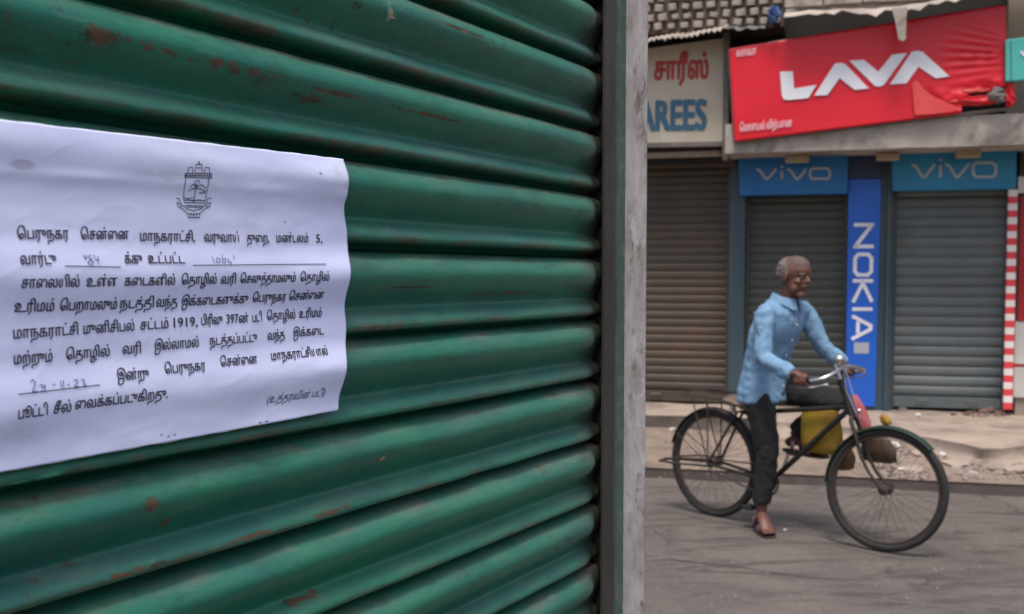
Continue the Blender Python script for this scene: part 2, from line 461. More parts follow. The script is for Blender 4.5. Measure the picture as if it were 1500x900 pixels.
M_['pen'] = pm('pen_ink', (.10, .11, .26, 1), (.16, .16, .32, 1), 90, .8, bump=0)

# ------------------------------------------------------------------ text helpers
PRE = 'ெேை'
def tamil(s):
    """logical order -> the order the glyphs are drawn in"""
    out = []
    for ch in s:
        if ch in PRE:
            out.insert(len(out) - 1, ch)
        elif ch in 'ொோ':
            out.insert(len(out) - 1, 'ெ' if ch == 'ொ' else 'ே'); out.append('ா')
        else: out.append(ch)
    return ''.join(out)

_tc = {}
def _raw(s, res, bold, shear):
    c = bpy.data.curves.new('lettering', 'FONT'); c.body = s; c.resolution_u = res
    c.offset = bold; c.shear = shear
    o = bpy.data.objects.new('lettering', c); COL.objects.link(o)
    me = bpy.data.meshes.new_from_object(o.evaluated_get(bpy.context.evaluated_depsgraph_get()))
    vs = [(v.co.x, v.co.y) for v in me.vertices]; fs = [tuple(p.vertices) for p in me.polygons]
    bpy.data.objects.remove(o); bpy.data.curves.remove(c); bpy.data.meshes.remove(me)
    xs = [v[0] for v in vs] or [0, 1]
    x0 = min(xs)
    return [(x - x0, y) for x, y in vs], fs, max(xs) - x0
def text2d(s, bold=0.0, shear=0.0):
    key = (s, bold, shear)
    if key in _tc: return _tc[key]
    segs = []; cur = ''
    for k, ch in enumerate(s):
        if ch == 'இ':
            if cur: segs.append((cur, 3, .07)); cur = ''
            segs.append((ch, 2, .07))
        elif ch == 'ி' and k and s[k - 1] == 'ட':
            segs.append((cur, 3, -.035)); cur = ch
        else: cur += ch
    if cur: segs.append((cur, 3, 0))
    V, Fc, X = [], [], 0.0
    for n_, (t_, res, gap) in enumerate(segs):
        vs, fs, w = _raw(t_, res, bold, shear); b = len(V)
        V += [(x + X, y) for x, y in vs]; Fc += [tuple(q + b for q in f) for f in fs]
        X += w + (gap if n_ < len(segs) - 1 else 0)
    _tc[key] = ([(x / X, y) for x, y in V], Fc, X)
    return _tc[key]

# ================================================================== SETTING
def sheet(name, mat, poly, z, label=None, kind='structure'):
    mb = MB(); mb.add([(p[0], p[1], z) for p in poly], [tuple(range(len(poly)))])
    return tag(mb.obj(name, mat), label, kind=kind)

# road, a relief grid near the camera joined to a far sheet
def ground(name, mat, x0, x1, y0, y1, step, z, amp, M=None):
    mb = MB(); nx, ny = int((x1 - x0) / step), int((y1 - y0) / step)
    vs = []
    for j in range(ny + 1):
        for i in range(nx + 1):
            x, y = x0 + (x1 - x0) * i / nx, y0 + (y1 - y0) * j / ny
            e = min(1, min(i, j, nx - i, ny - j) / 3)
            vs.append((x, y, z + e * amp * (noise.fractal(Vector((x * 1.1, y * 1.1, 0)), 1, 2, 4))))
    fs = [(j * (nx + 1) + i, j * (nx + 1) + i + 1, (j + 1) * (nx + 1) + i + 1, (j + 1) * (nx + 1) + i) for j in range(ny) for i in range(nx)]
    mb.add(vs, fs)
    o = mb.obj(name, mat, smooth='all')
    if M is not None: o.matrix_world = M
    return tag(o, kind='structure')

tag(MB().box(-60, 60, -60, 60, -.5, -.03).obj('ground', M_['asphalt']), 'flat ground under the street', kind='structure')
tag(ground('road', M_['asphalt'], -8, 12, -4.4, 12, .08, 0.0, .012), 'grey worn asphalt road with oily dark patches')
M_['tar'] = pm('dark_tar_line', (.035, .030, .027, 1), (.055, .047, .042, 1), 20, .9, bump=.3)
for q_, P in enumerate(([(930, 819), (985, 819), (1040, 822), (1085, 829), (1130, 838), (1190, 846), (1260, 852)], [(1180, 790), (1230, 800), (1290, 815), (1350, 822)], [(945, 745), (990, 752), (1030, 764), (1090, 771)])):
    W = [on_ground(a, b, 0) for a, b in P]; Q = []
    for a, b in zip(W[:-1], W[1:]):
        m = max(2, int((b - a).length / .02)); Q += [a + (b - a) * (k / m) for k in range(m)]
    mb = MB(); L = []
    for k, p in enumerate(Q):
        u_ = k / len(Q); ww = (.004 + .008 * abs(noise.noise(Vector((k * .13, q_, 0))))) * min(1, u_ * 6, (1 - u_) * 6)
        oy = .035 * noise.fractal(Vector((p.x * 4, p.y * 4, q_)), 1, 2, 4)
        z = .0035 + .012 * noise.fractal(Vector((p.x * 1.1, (p.y + oy) * 1.1, 0)), 1, 2, 4)
        L.append([(p.x, p.y + oy - ww, z), (p.x, p.y + oy + ww, z)])
    mb.add([q for r in L for q in r], [(2 * k, 2 * k + 1, 2 * k + 3, 2 * k + 2) for k in range(len(L) - 1)])
    tag(mb.obj('road_crack', M_['tar']), kind='structure')
# raised pavement strip in front of the shops
KERB = 2.98
mb = MB()
nx, ny = 150, 36
vs = []
X0, X1 = -7.0, 12.0
for j in range(ny + 1):
    for i in range(nx + 1):
        x = X0 + (X1 - X0) * i / nx; y = -KERB + (KERB + .3) * j / ny
        r = noise.fractal(Vector((x * 1.4, y * 1.4, 5)), 1, 2, 5)
        zz = .078 + .022 * r * min(1, j / 4)
        if j == 0: y += .012 * noise.noise(Vector((x * 2.2, 0, 0)))
        vs.append((x, y, zz))
fs = [(j * (nx + 1) + i, j * (nx + 1) + i + 1, (j + 1) * (nx + 1) + i + 1, (j + 1) * (nx + 1) + i) for j in range(ny) for i in range(nx)]
mb.add(vs, fs)
tag(mb.obj('pavement', M_['pavement'], smooth='all', M=FAC), 'dusty brown pavement strip', kind='structure')
mb = MB()
n = 190
for i in range(n):
    x0 = X0 + (X1 - X0) * i / n; x1 = X0 + (X1 - X0) * (i + 1) / n
    g = lambda x: -KERB - .004 + .012 * noise.noise(Vector((x * 2.2, 0, 0)))
    h0 = .074 + .006 * noise.noise(Vector((x0 * 3, 4, 0))); h1 = .074 + .006 * noise.noise(Vector((x1 * 3, 4, 0)))
    mb.add([(x0, g(x0), -.02), (x1, g(x1), -.02), (x1, g(x1) + .012, h1), (x0, g(x0) + .012, h0), (x0, g(x0) + .05, h0 + .002), (x1, g(x1) + .05, h1 + .002)], [(0, 1, 2, 3), (3, 2, 5, 4)])
tag(mb.obj('kerb', M_['kerb'], M=FAC), 'low grimy kerb between road and pavement', kind='structure')

# broken concrete step in front of the shops
edge = [on_level(FAC, px, py, .215) for px, py in
        [(700, 600), (850, 604), (950, 607), (1010, 608), (1075, 610), (1130, 616), (1200, 621), (1262, 627), (1300, 632), (1335, 637), (1362, 640), (1392, 646), (1415, 650), (1440, 655), (1468, 655), (1500, 652), (1560, 652)]]
edge = [(-7, edge[0][1])] + edge + [(12, edge[-1][1])]
# densify with jaggedness
dense = []
for a, b in zip(edge[:-1], edge[1:]):
    m = max(1, int(abs(b[0] - a[0]) / .07))
    for k in range(m):
        t = k / m; x = a[0] + (b[0] - a[0]) * t; y = a[1] + (b[1] - a[1]) * t
        am = .03 if x > 1.9 else .008
        dense.append((x, y + am * noise.noise(Vector((x * 5, 0, 9))) + am * .6 * noise.noise(Vector((x * 17, 2, 9)))))
dense.append(edge[-1])
mb = MB()
rows = 7
n = len(dense); vs = []
for k in range(rows):
    t = k / (rows - 1)
    for (x, y) in dense:
        yy = y + (.25 - y) * t
        z = .218 + .012 * noise.fractal(Vector((x * 1.5, yy * 1.5, 2)), 1, 2, 4) - (.012 if k == 0 else 0)
        vs.append((x, yy, z))
fs = [(k * n + i, k * n + i + 1, (k + 1) * n + i + 1, (k + 1) * n + i) for k in range(rows - 1) for i in range(n - 1)]
prev = 0
for q in range(1, 6):
    t = q / 5
    for (x, y) in dense:
        rgh = max(0, min(1, (x - 1.7) / .5))
        u_ = noise.fractal(Vector((x * 4, t * 2.2, 3)), 1, 2, 4)
        vs.append((x + .02 * rgh * u_, y + (.01 * t) - rgh * (.22 * t * t + .07 * u_ * (1 - abs(2 * t - 1)) - .03 * math.sin(t * 3)), .206 - .17 * (t ** .8) + .02 * rgh * u_))
    b_ = (rows + q - 1) * n
    fs += [(b_ + i, b_ + i + 1, prev + i + 1, prev + i) for i in range(n - 1)]
    prev = b_
mb.add(vs, fs)
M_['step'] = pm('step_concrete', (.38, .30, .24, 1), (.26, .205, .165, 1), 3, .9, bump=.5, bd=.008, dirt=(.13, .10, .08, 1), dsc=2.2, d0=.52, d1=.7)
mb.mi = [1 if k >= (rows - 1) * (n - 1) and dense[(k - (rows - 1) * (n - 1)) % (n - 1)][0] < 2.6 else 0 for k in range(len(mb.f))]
M_['stepface'] = pm('dark_step_face', (.13, .105, .085, 1), (.07, .055, .045, 1), 5, .9, bump=.5)  # upright face in a darker tone than the step top
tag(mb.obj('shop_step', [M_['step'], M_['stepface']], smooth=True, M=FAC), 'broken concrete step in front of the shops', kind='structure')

# ------------------------------------------------------------------ opposite building
bld = root('shop_building', FAC, 'old two storey shop row with concrete slab across the street', 'building')
fx = lambda px, py, out=0.0: unproj(FAC, px, py, out)
# wall: solid core behind everything, with piers
L_ = lambda px, py=420, out=0.0: fx(px, py, out)[0]
zt_open = fx(1160, 262)[1]
mb = MB()
mb.box(-7, 12, .30, .5, 0, 6.2)                                    # back wall of the openings
mb.box(-7, 12, -.02, .30, 3.0, 6.2)                                # wall above the openings
mb.obj('wall', M_['wallshade'], bld)
xs = dict(l0=L_(700), l1=L_(1068), m0=L_(1091), m1=L_(1241), n1=L_(1290), r0=L_(1307), r1=L_(1474))
top = 3.0
mb = MB(); mb.box(-7, xs['l0'], -.02, .30, .1, top); mb.obj('pier', M_['wallshade'], bld)
mb = MB(); mb.box(xs['l1'], xs['m0'], -.03, .30, .1, top); mb.obj('pier', M_['bluegrey'], bld, bevel=.006)['label'] = 'blue grey painted pier between the first two shutters'
mb = MB(); mb.box(xs['m1'], xs['r0'], -.03, .30, .1, top); mb.obj('pier', M_['bluegrey'], bld, bevel=.006)['label'] = 'blue grey pier beside the blue panel'
xp = L_(1297)
mb = MB(); mb.box(xp, xp + .035, -.07, -.033, .2, top - .1); mb.obj('conduit', M_['bluegrey'], bld, bevel=.005)
mb = MB(); mb.box(xs['r1'] + .10, 12, -.02, .30, .1, top); mb.obj('pier', M_['beige'], bld)
# projecting slab: fascia pixels (1060..1500, 190..222) at the sunshade's front
SO = .72
xa, za = fx(1062, 224, SO); xb, zb = fx(1500, 213, SO)
zs = (za + zb) / 2
_, ztop = fx(1500, 166, SO)
mb = MB()
nseg = 60
xsl = [xa + (12 - xa) * i / nseg for i in range(nseg + 1)]
rs = []
for x in xsl:
    w = .010 * noise.noise(Vector((x * 3, 0, 0)))
    rs.append([Vector((x, -SO + w, zs + w)), Vector((x, -SO + .006 + w, ztop + w)), Vector((x, 0, ztop + .02)), Vector((x, 0, zs + .01))])
mb.rings(rs)
mb.obj('sunshade_slab', M_['slabc'], bld, smooth=True)
mb = MB(); mb.box(-7, xa - .03, -.30, 0, zs + .25, zs + .33); mb.obj('sunshade_slab', M_['steel'], bld)
# lintel rails over the left shutter
xl0 = L_(760)
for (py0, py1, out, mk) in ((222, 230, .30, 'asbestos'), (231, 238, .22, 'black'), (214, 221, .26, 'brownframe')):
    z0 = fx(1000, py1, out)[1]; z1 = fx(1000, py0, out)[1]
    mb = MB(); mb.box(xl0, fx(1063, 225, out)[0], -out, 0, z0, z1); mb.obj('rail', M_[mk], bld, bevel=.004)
z0, z1 = fx(1000, 246, .05)[1], fx(1000, 238, .05)[1]
mb = MB(); mb.box(xl0, L_(1075), -.06, 0, z0, z1 + .02); mb.obj('rail', M_['brownframe'], bld)
# wall above slab, upper storey: beige wall bits at right
xr, zr0 = fx(1474, 128, .1)
mb = MB(); mb.box(xr, 12, -.12, -.02, ztop + .02, 6.2); mb.obj('upper_wall', M_['beige'], bld)

# balcony screen of pale squares upper left
scr = root('balcony_screen', FAC, 'brown lattice balcony screen with pale square blocks above the cream sign', 'screen')
SCO = .45
xs0, zc = fx(900, 40, SCO)[0], fx(1000, 46, SCO)[1]
xs1 = fx(1148, 20, SCO)[0]
mb = MB(); mb.box(xs0, xs1, -SCO + .045, -.03, zc, zc + 1.3); mb.obj('backing', M_['brownframe'], scr)
px_, pz_ = .122, .088
blk = MB().box(-.041, .041, -.05, 0, -.031, .031).mesh('block', M_['asbestos'], bevel=.006)
M_['pblock'] = pm('pale_block', (.42, .36, .30, 1), (.30, .25, .21, 1), 9, .9, dirt=(.16, .13, .11, 1), dsc=6, d0=.5, d1=.7)
blk.materials[0] = M_['pblock']
r_ = 0; z = zc + .055
while z < zc + 1.2:
    x = xs0 + .06 + (r_ % 2) * .03
    while x < xs1 - .05:
        if z < fx(1000, -25, SCO)[1] or r_ > 30:
            o = link('block', blk, scr); o.location = (x + random.uniform(-.006, .006), -SCO + .043, z + random.uniform(-.004, .004))
            o.rotation_euler = (random.uniform(-.1, .1), random.uniform(-.16, .16), random.uniform(-.1, .1)); o.scale = (random.uniform(.75, 1.08), 1, random.uniform(.7, 1.1))
        x += px_
    z += pz_; r_ += 1
# ragged cement-sheet awning over the cream sign
def ragged_sheet(name, mat, pts, out_edge, out_back, back_rise, x_pitch=.05, corr=.012, jag=.018, th=.010):
    """pts: photo pixels along the drooping front edge"""
    e = [fx(px, py, out_edge) for px, py in pts]
    mb = MB(); rows_t, rows_b = [], []
    xs_ = []; x = e[0][0]
    while x < e[-1][0]: xs_.append(x); x += x_pitch / 3
    xs_.append(e[-1][0])
    def zed(x):
        for a, b in zip(e[:-1], e[1:]):
            if a[0] <= x <= b[0] + 1e-9: return a[1] + (b[1] - a[1]) * (x - a[0]) / (b[0] - a[0])
        return e[-1][1]
    R = []
    K = 6
    for k in range(K + 1):
        t = k / K; row = []
        for x in xs_:
            j = jag * noise.noise(Vector((x * 9, 3, 1))) + jag * .8 * noise.noise(Vector((x * 31, 1, 1)))
            o = out_edge + (out_back - out_edge) * t + (j if k == 0 else 0)
            z = zed(x) + back_rise * t + corr * math.sin(2 * PI * x / x_pitch) + (j * .8 if k == 0 else 0)
            row.append(Vector((x, -o, z)))
        R.append(row)
    n = len(xs_)
    vs = [p for r in R for p in r] + [p + Vector((0, .004, th)) for r in R for p in r]
    B = n * (K + 1)
    fs = [(k * n + i, k * n + i + 1, (k + 1) * n + i + 1, (k + 1) * n + i) for k in range(K) for i in range(n - 1)]
    fs += [tuple(B + q for q in f) for f in fs]
    fs += [(i, i + 1, B + i + 1, B + i) for i in range(n - 1)]
    mb.add(vs, fs)
    return mb.obj(name, mat, M=FAC, smooth=True)
aw = ragged_sheet('awning_sheet', M_['asbestos'], [(880, 76), (950, 61), (985, 55), (1000, 55), (1057, 44), (1062, 40)], .80, .44, .10)
tag(aw, 'pale corrugated sheet awning with ragged edge above the cream sign', 'awning')
aw = ragged_sheet('awning_sheet', M_['greysheet'], [(1060, 41), (1080, 44), (1100, 41), (1122, 43), (1126, 24)], .86, .44, .10, .12, .01, .02)
tag(aw, 'drooping grey sheet between the cream sign and the red banner', 'awning')
aw = ragged_sheet('awning_sheet', M_['asbestos'], [(1148, 26), (1180, 22), (1215, 22), (1240, 19), (1275, 20), (1310, 17), (1345, 13), (1380, 6), (1420, -6), (1500, -20), (1600, -40)], 1.02, .40, .22, .21, .005, .05)
tag(aw, 'long weathered sheet awning above the red banner', 'awning')
# corrugated edges rising behind it, upper wall of tiles
mb = MB()
xq0, zq0 = fx(1150, 20, .7)
tl = root('roof_sheet', FAC, 'pale stacked roof sheets above the red banner', 'roof sheet')
for k in range(7):
    for i in range(9):
        w = .30
        a = xq0 + i * .335 + (k % 2) * .09
        mb = MB(); rr = random.uniform(-.012, .012)
        mb.box(a, a + .325, -.80 + k * .06 + rr, -.74 + k * .06 + rr, zq0 + .03 + k * .085, zq0 + .10 + k * .085 + rr * .4)
        mb.obj('sheet_piece', M_['pblock'], tl, bevel=.006)
# hanging torn strip
hp = [(1306, 12), (1330, 10), (1328, 22), (1327, 58), (1322, 61), (1316, 58), (1311, 30)]
mb = MB(); mb.prism([fx(a, b, 1.05) for a, b in hp], -1.055, -1.035)
tag(mb.obj('torn_strip', M_['asbestos'], M=FAC, bevel=.004), 'pale torn strip hanging over the top of the red banner', 'strip')
# small blue bundle under eave
x, z = fx(1135, 18, .9)
# ------------------------------------------------------------------ rolling shutters across the street
def slat_mesh(name, length, pitch, mat, depth=.018):
    prof = [(0, 0), (.10, .5), (.28, .9), (.5, 1), (.72, .9), (.88, .4), (.94, .1), (1, 0)]
    rs = []
    mb = MB()
    nseg = 12
    for i in range(nseg + 1):
        x = length * i / nseg
        rs.append([Vector((x, -depth * o - .002 * noise.noise(Vector((x * 3, length, o))), -t * pitch)) for t, o in prof] + [Vector((x, .006, -pitch)), Vector((x, .006, 0))])
    mb.rings(rs)
    return mb.mesh(name, mat, smooth=True)
def far_shutter(x0, x1, ztop, zbot, pitch, mat, label, guides, y=.12, bottom_mat=None, depth=.012):
    r = root('rolling_shutter', FAC, label, 'rolling shutter', 'closed shop shutters across the street')
    g = .035
    me = slat_mesh('slat', x1 - x0 - 2 * g + .02, pitch, mat, depth)
    n = int((ztop - zbot - .11) / pitch)
    for k in range(n):
        o = link('slat', me, r); o.location = (x0 + g - .01, y + random.uniform(-.002, .002), zbot + .11 + (k + 1) * pitch)
    for fr in (.28, .72):
        xx = x0 + (x1 - x0) * fr; mb = MB(); mb.tube([(xx - .05, y - .03, zbot + .075), (xx - .05, y - .055, zbot + .075), (xx + .05, y - .055, zbot + .075), (xx + .05, y - .03, zbot + .075)], .006, 6); mb.obj('handle', M_['steel'], r, smooth=True)
    mb = MB(); mb.box(x0 + g, x1 - g, y - .03, y + .005, zbot, zbot + .105); mb.obj('bottom_bar', bottom_mat or mat, r, bevel=.006)
    for a in (x0, x1 - g):
        mb = MB(); mb.box(a, a + g, y - .045, y + .03, zbot - .02, ztop + .3); mb.obj('guide_rail', guides, r, bevel=.004)
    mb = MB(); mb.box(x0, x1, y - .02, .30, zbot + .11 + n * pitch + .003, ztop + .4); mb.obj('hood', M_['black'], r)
    return r
zb_ = fx(1000, 591)[1]
P_ = .0945
far_shutter(xs['l0'], xs['l1'], fx(1000, 240)[1], fx(1000, 590)[1], .080, M_['sh_left'], 'rusty brown closed shutter below the cream sign', M_['sh_left'])
far_shutter(xs['m0'], xs['m1'], fx(1160, 260)[1], fx(1160, 594)[1], .085, M_['sh_mid'], 'dark olive closed shutter directly behind the man', M_['sh_mid'])
far_shutter(xs['r0'], xs['r1'] + .03, fx(1390, 255)[1], fx(1390, 600)[1], P_, M_['sh_right'], 'blue grey closed shutter between the blue panel and striped post', M_['bluegrey'], depth=.018)
# debris heap at its foot
# ------------------------------------------------------------------ signs
def quad_board(name, mat, px, out, th, label, cat, bevel=.006, edge=None, group=None):
    r = root(name, FAC, label, cat, group)
    poly = [fx(a, b, out) for a, b in px]
    mb = MB(); mb.prism(poly, -out, -out + th)
    mb.obj('panel', mat, r, bevel=bevel)
    return r
# blue mobile boards (light boxes) over the shutters
def vivo(r, out, sc, pts, w, mat):
    """letters drawn from photo pixels"""
    mb = MB()
    f = lambda a, b: fx(a, b, out)
    for p in pts['lines']:
        mb.stroke([f(*q) for q in p], w, -out - .006, -out)
    x0, y0, x1, y1 = pts['o']; rr = (y1 - y0) * .34; P = []
    for cx, cy, a0 in ((x1 - rr, y0 + rr, -90), (x1 - rr, y1 - rr, 0), (x0 + rr, y1 - rr, 90), (x0 + rr, y0 + rr, 180)):
        for k in range(5):
            a = math.radians(a0 + k * 22.5); P.append((cx + rr * math.cos(a), cy + rr * math.sin(a)))
    mb.stroke([f(*q) for q in P], w, -out - .006, -out, closed=True)
    d = pts['dot']; c = f(*d); mb.prism([(c[0] - w * .7, c[1]), (c[0], c[1] + w * .7), (c[0] + w * .7, c[1]), (c[0], c[1] - w * .7)], -out - .006, -out)
    mb.obj('lettering', mat, r)
g8 = lambda x, y: (1060 + x / 3.41, 200 + y / 3.41)
BO = .16
r = quad_board('shop_signboard', M_['signblue'], [(1082, 229), (1243, 226), (1242, 284), (1083, 287)], BO, .10, 'blue signboard with grey lowercase lettering above the middle shutter', 'signboard', .012)
vivo(r, BO, 1, dict(lines=[[g8(165, 163), g8(180, 170), g8(212, 212), g8(222, 212), g8(262, 163)], [g8(291, 172), g8(291, 214)], [g8(318, 163), g8(333, 170), g8(362, 212), g8(374, 212), g8(412, 163)]], o=(*g8(432, 160), *g8(530, 212)), dot=g8(291, 152)), .022, M_['greyprint'])
r = quad_board('shop_signboard', M_['signteal'], [(1306, 224), (1490, 219), (1489, 277), (1307, 280)], BO, .10, 'teal blue signboard with pale lowercase lettering above the right shutter', 'signboard', .012)
vivo(r, BO, 1, dict(lines=[[g8(940, 142), g8(960, 150), g8(994, 203), g8(1006, 203), g8(1055, 140)], [g8(1083, 145), g8(1083, 206)], [g8(1108, 140), g8(1126, 148), g8(1160, 203), g8(1172, 203), g8(1228, 135)]], o=(*g8(1246, 132), *g8(1360, 203)), dot=g8(1083, 117)), .024, M_['greyprint'])
# vertical panel
r = quad_board('vertical_signboard', M_['mobblue'], [(1243, 262), (1291, 262), (1282, 596), (1238, 595)], .06, .028, 'tall bright blue panel with white capitals reading downward', 'sign panel', .004)
mb = MB(); mb.prism([fx(1243, 228, .10), fx(1290, 227, .10), fx(1290, 261, .10), fx(1243, 262, .10)], -.10, -.03); mb.obj('header_box', M_['darkblue'], r, bevel=.004)
def nk(y0, y1, strokes, w=.034):
    out = .06; mb_ = MB()
    for st in strokes:
        cl = st[0] == 'c'; st = st[1:] if cl else st
        pts = []
        for (a, u) in st:                    # a along the word (down), u up of the letter (right)
            y = y0 + (y1 - y0) * a; sh = -(y - 326) * .018
            pts.append(fx(1253.5 + 24 * u + sh, y, out))
        mb_.stroke(pts, w, -out - .006, -out, closed=cl)
    return mb_
letters = [(329, 362, [[(0.02, -.12), (0.02, 1.12)], [(.02, 1.0), (.98, 0.0)], [(.98, -.12), (.98, 1.12)]]),
           (373, 403, ['c', ]), (411, 444, [[(0.02, -.12), (0.02, 1.12)], [(.95, 1.08), (.12, .5), (.98, -.08)]]),
           (453, 454, [[(0, -.12), (0, 1.12)]]), (463, 497, [[(0, -.12), (.42, 1.02), (.58, 1.02), (1, -.12)], [(.25, .25), (.75, .25)]])]
allm = MB()
for (a, b, st) in letters:
    if st == ['c']:
        q = [(0, .2), (0, .8), (.18, 1), (.82, 1), (1, .8), (1, .2), (.82, 0), (.18, 0)]
        m2 = nk(a, b, [['c'] + q])
    else: m2 = nk(a, b, st)
    allm.add(m2.v, m2.f)
allm.obj('lettering', M_['white'], r)
mb = MB(); mb.prism([fx(1251, 502, .06), fx(1273, 502, .06), fx(1272.5, 518, .06), fx(1251, 518, .06)], -.064, -.06); mb.obj('lettering', M_['greyprint'], r)

# cream signboard
CO = .42
r = quad_board('shop_signboard', M_['cream'], [(700, 105), (1060, 56), (1060, 208), (700, 214)], CO, .05, 'cream signboard with red and blue painted lettering beside the steel post', 'signboard', .004)
def words_on(r, s, px0, px1, pyb, em, out, mat, name='lettering', bold=0.0, th=.004, slope=0.0, shear=0.0):
    vs, fs, w = text2d(s, 0, shear)
    a = fx(px0, pyb, out); b = fx(px1, pyb + slope * (px1 - px0), out)
    mb = MB()
    for k, (ox, oy) in enumerate(((0, 0), (1, .7), (-1, -.6), (.6, -1), (-.6, 1))):
        q = bold * em * .9
        mb.add([(a[0] + (b[0] - a[0]) * u + ox * q, -out - th - k * .0003, a[1] + (b[1] - a[1]) * u + v * em + oy * q) for u, v in vs], fs)
    return mb.obj(name, mat, r)
words_on(r, tamil('சாரீஸ்'), 959, 1037, 117, .30, CO, M_['redpaint'], bold=.03, slope=-.03)
words_on(r, 'SAREES', 919, 1034, 192, .40, CO, M_['bluepaint'], bold=.035, slope=-.02)
mb = MB(); mb.box(fx(1060, 130, .40)[0], fx(1069, 130, .40)[0], -.47, -.36, fx(1064, 236, .4)[1], fx(1064, 50, .4)[1]); mb.obj('frame_post', M_['steel'], r, bevel=.006)
mb = MB(); mb.prism([fx(700, 214, CO + .03), fx(1062, 208.5, CO + .03), fx(1062, 214, CO + .03), fx(700, 220, CO + .03)], -CO - .03, -CO + .04); mb.obj('frame_rail', M_['steel'], r)

# red banner
LO = .78
ban = root('banner_sign', FAC, 'large tilted red banner with white capital lettering, torn at its lower right corner', 'banner')
TL, TR, BR, BL = Vector(fx(1068, 72, LO)), Vector(fx(1473, 7, LO)), Vector(fx(1478, 158, LO)), Vector(fx(1076, 208, LO))
mb = MB(); NX, NZ = 110, 44
def ban_pt(u, v):
    p = (TL * (1 - u) + TR * u) * (1 - v) + (BL * (1 - u) + BR * u) * v
    e = 0.0
    # pleats pulled towards the gathered lower right corner
    if u > .72:
        ww = max(0, min(1, (u - .76) / .10)) * max(0, min(1, (.995 - u) / .06)) * math.exp(-((v - .44) / .20) ** 2)
        ph = (v - .62) / (1.25 - u) * .5
        e += ww * (.013 * math.sin(ph * 62 + u * 3) + .006 * math.sin(ph * 118 + 2 + u * 9))
    if v > .68 and u > .67:
        c = min(1, (u - .67) / .12) * min(1, (v - .68) / .12)
        e += .045 * c * noise.fractal(Vector((u * 16, v * 7, 1)), 1, 2, 3)
    e += .006 * noise.noise(Vector((u * 4, v * 2, 0)))
    return Vector((p.x, -LO - e, p.y))
idx = {}
vs = []
for j in range(NZ + 1):
    for i in range(NX + 1):
        vs.append(ban_pt(i / NX, j / NZ))
fs = []
for j in range(NZ):
    for i in range(NX):
        u, v = (i + .5) / NX, (j + .5) / NZ
        if u > .80:      # torn away region
            lim = 1.0 - .20 * min(1, (u - .80) / .08) + .05 * noise.noise(Vector((u * 20, 0, 0)))
            if v > lim and u > .84: continue
        fs.append((j * (NX + 1) + i, j * (NX + 1) + i + 1, (j + 1) * (NX + 1) + i + 1, (j + 1) * (NX + 1) + i))
mb.add(vs, fs)
sheet_o = mb.obj('banner_sheet', M_['red'], ban, smooth='all')
sm = sheet_o.modifiers.new('thickness', 'SOLIDIFY'); sm.thickness = .004; sm.offset = 1
# frame behind the banner
mb = MB()
for a, b in ((TL, TR), (BL, BR), (TL, BL), (TR, BR)):
    mb.tube([(a.x, -LO + .06, a.y), (b.x, -LO + .06, b.y)], .018, 6)
for u in (.25, .5, .75):
    a, b = TL * (1 - u) + TR * u, BL * (1 - u) + BR * u
    mb.tube([(a.x, -LO + .06, a.y), (b.x, -LO + .06, b.y)], .014, 6)
    mb.tube([(a.x, -LO + .06, a.y), (a.x, 0, a.y + .05)], .014, 6)
mb.obj('frame', M_['steel'], ban)
g2 = lambda x, y: (1200 + x / 3.75, y / 3.75)
for P in ([(-215, 395), (-145, 393), (-138, 488), (-15, 468), (-60, 540), (-170, 551), (-195, 547), (-205, 525)],
          [(-27, 527), (85, 352), (105, 347), (128, 348), (145, 355), (272, 487), (195, 495), (112, 430), (45, 523)],
          [(165, 335), (245, 330), (325, 395), (400, 303), (482, 292), (355, 468), (330, 477), (305, 473)],
          [(388, 465), (510, 285), (535, 281), (565, 284), (715, 420), (640, 432), (545, 368), (480, 458)]):
    mb = MB(); mb.prism([fx(*g2(a, b), LO + .012) for a, b in P], -LO - .016, -LO - .008)
    mb.obj('letter', M_['white'], ban)
M_['faintprint'] = pm('faint_white_print', (.75, .45, .47, 1), (.7, .38, .4, 1), 9, .5, bump=0)
words_on(ban, tamil('லாவா'), 1079, 1108, 83.5, .10, LO + .012, M_['faintprint'], slope=-.13, bold=.02)
words_on(ban, tamil('மொபைல் விற்பனை'), 1084, 1160, 193, .10, LO + .012, M_['faintprint'], slope=-.1, bold=.02)
# crumpled torn flaps at the corner; fold light painted as a pale flap
mb = MB()
q = [(1336, 122), (1343, 118), (1352, 130), (1368, 142), (1386, 150), (1410, 160), (1392, 164), (1370, 167), (1340, 169), (1338, 150)]
mb.prism([fx(a, b, LO + .03) for a, b in q], -LO - .032, -LO - .026)
M_['palered'] = pm('red_with_fold_light', (.72, .09, .075, 1), (.62, .035, .04, 1), 4, .4, bump=.1)  # light on the folded cloth put into this paler red
mb.obj('lit_fold', M_['palered'], ban)
def crumple(name, mat, c, out, w, h, d, parent=None, M=None, seed=0, sub=4, amp=.45):
    bm = bmesh.new(); bmesh.ops.create_icosphere(bm, subdivisions=sub, radius=1)
    for v in bm.verts:
        k = 1 + amp * noise.fractal(v.co * 1.7 + Vector((seed, 0, 0)), 1, 2, 4) 
        k += .5 * amp * abs(noise.noise(v.co * 4.2 + Vector((0, seed, 0))))
        v.co = Vector((v.co.x * w * k + c[0], v.co.y * d * k - out, v.co.z * h * k + c[1]))
    me = bpy.data.meshes.new(name); bm.to_mesh(me); bm.free(); me.materials.append(mat)
    return link(name, me, parent, M)
crumple('gathered_cloth', M_['palered'], fx(1422, 132, LO), LO - .03, .26, .022, .03, ban, seed=3)
crumple('gathered_cloth', M_['red'], fx(1432, 146, LO), LO - .04, .26, .038, .04, ban, seed=5)
crumple('gathered_cloth', M_['palered'], fx(1404, 148, LO), LO - .01, .16, .012, .02, ban, seed=8)
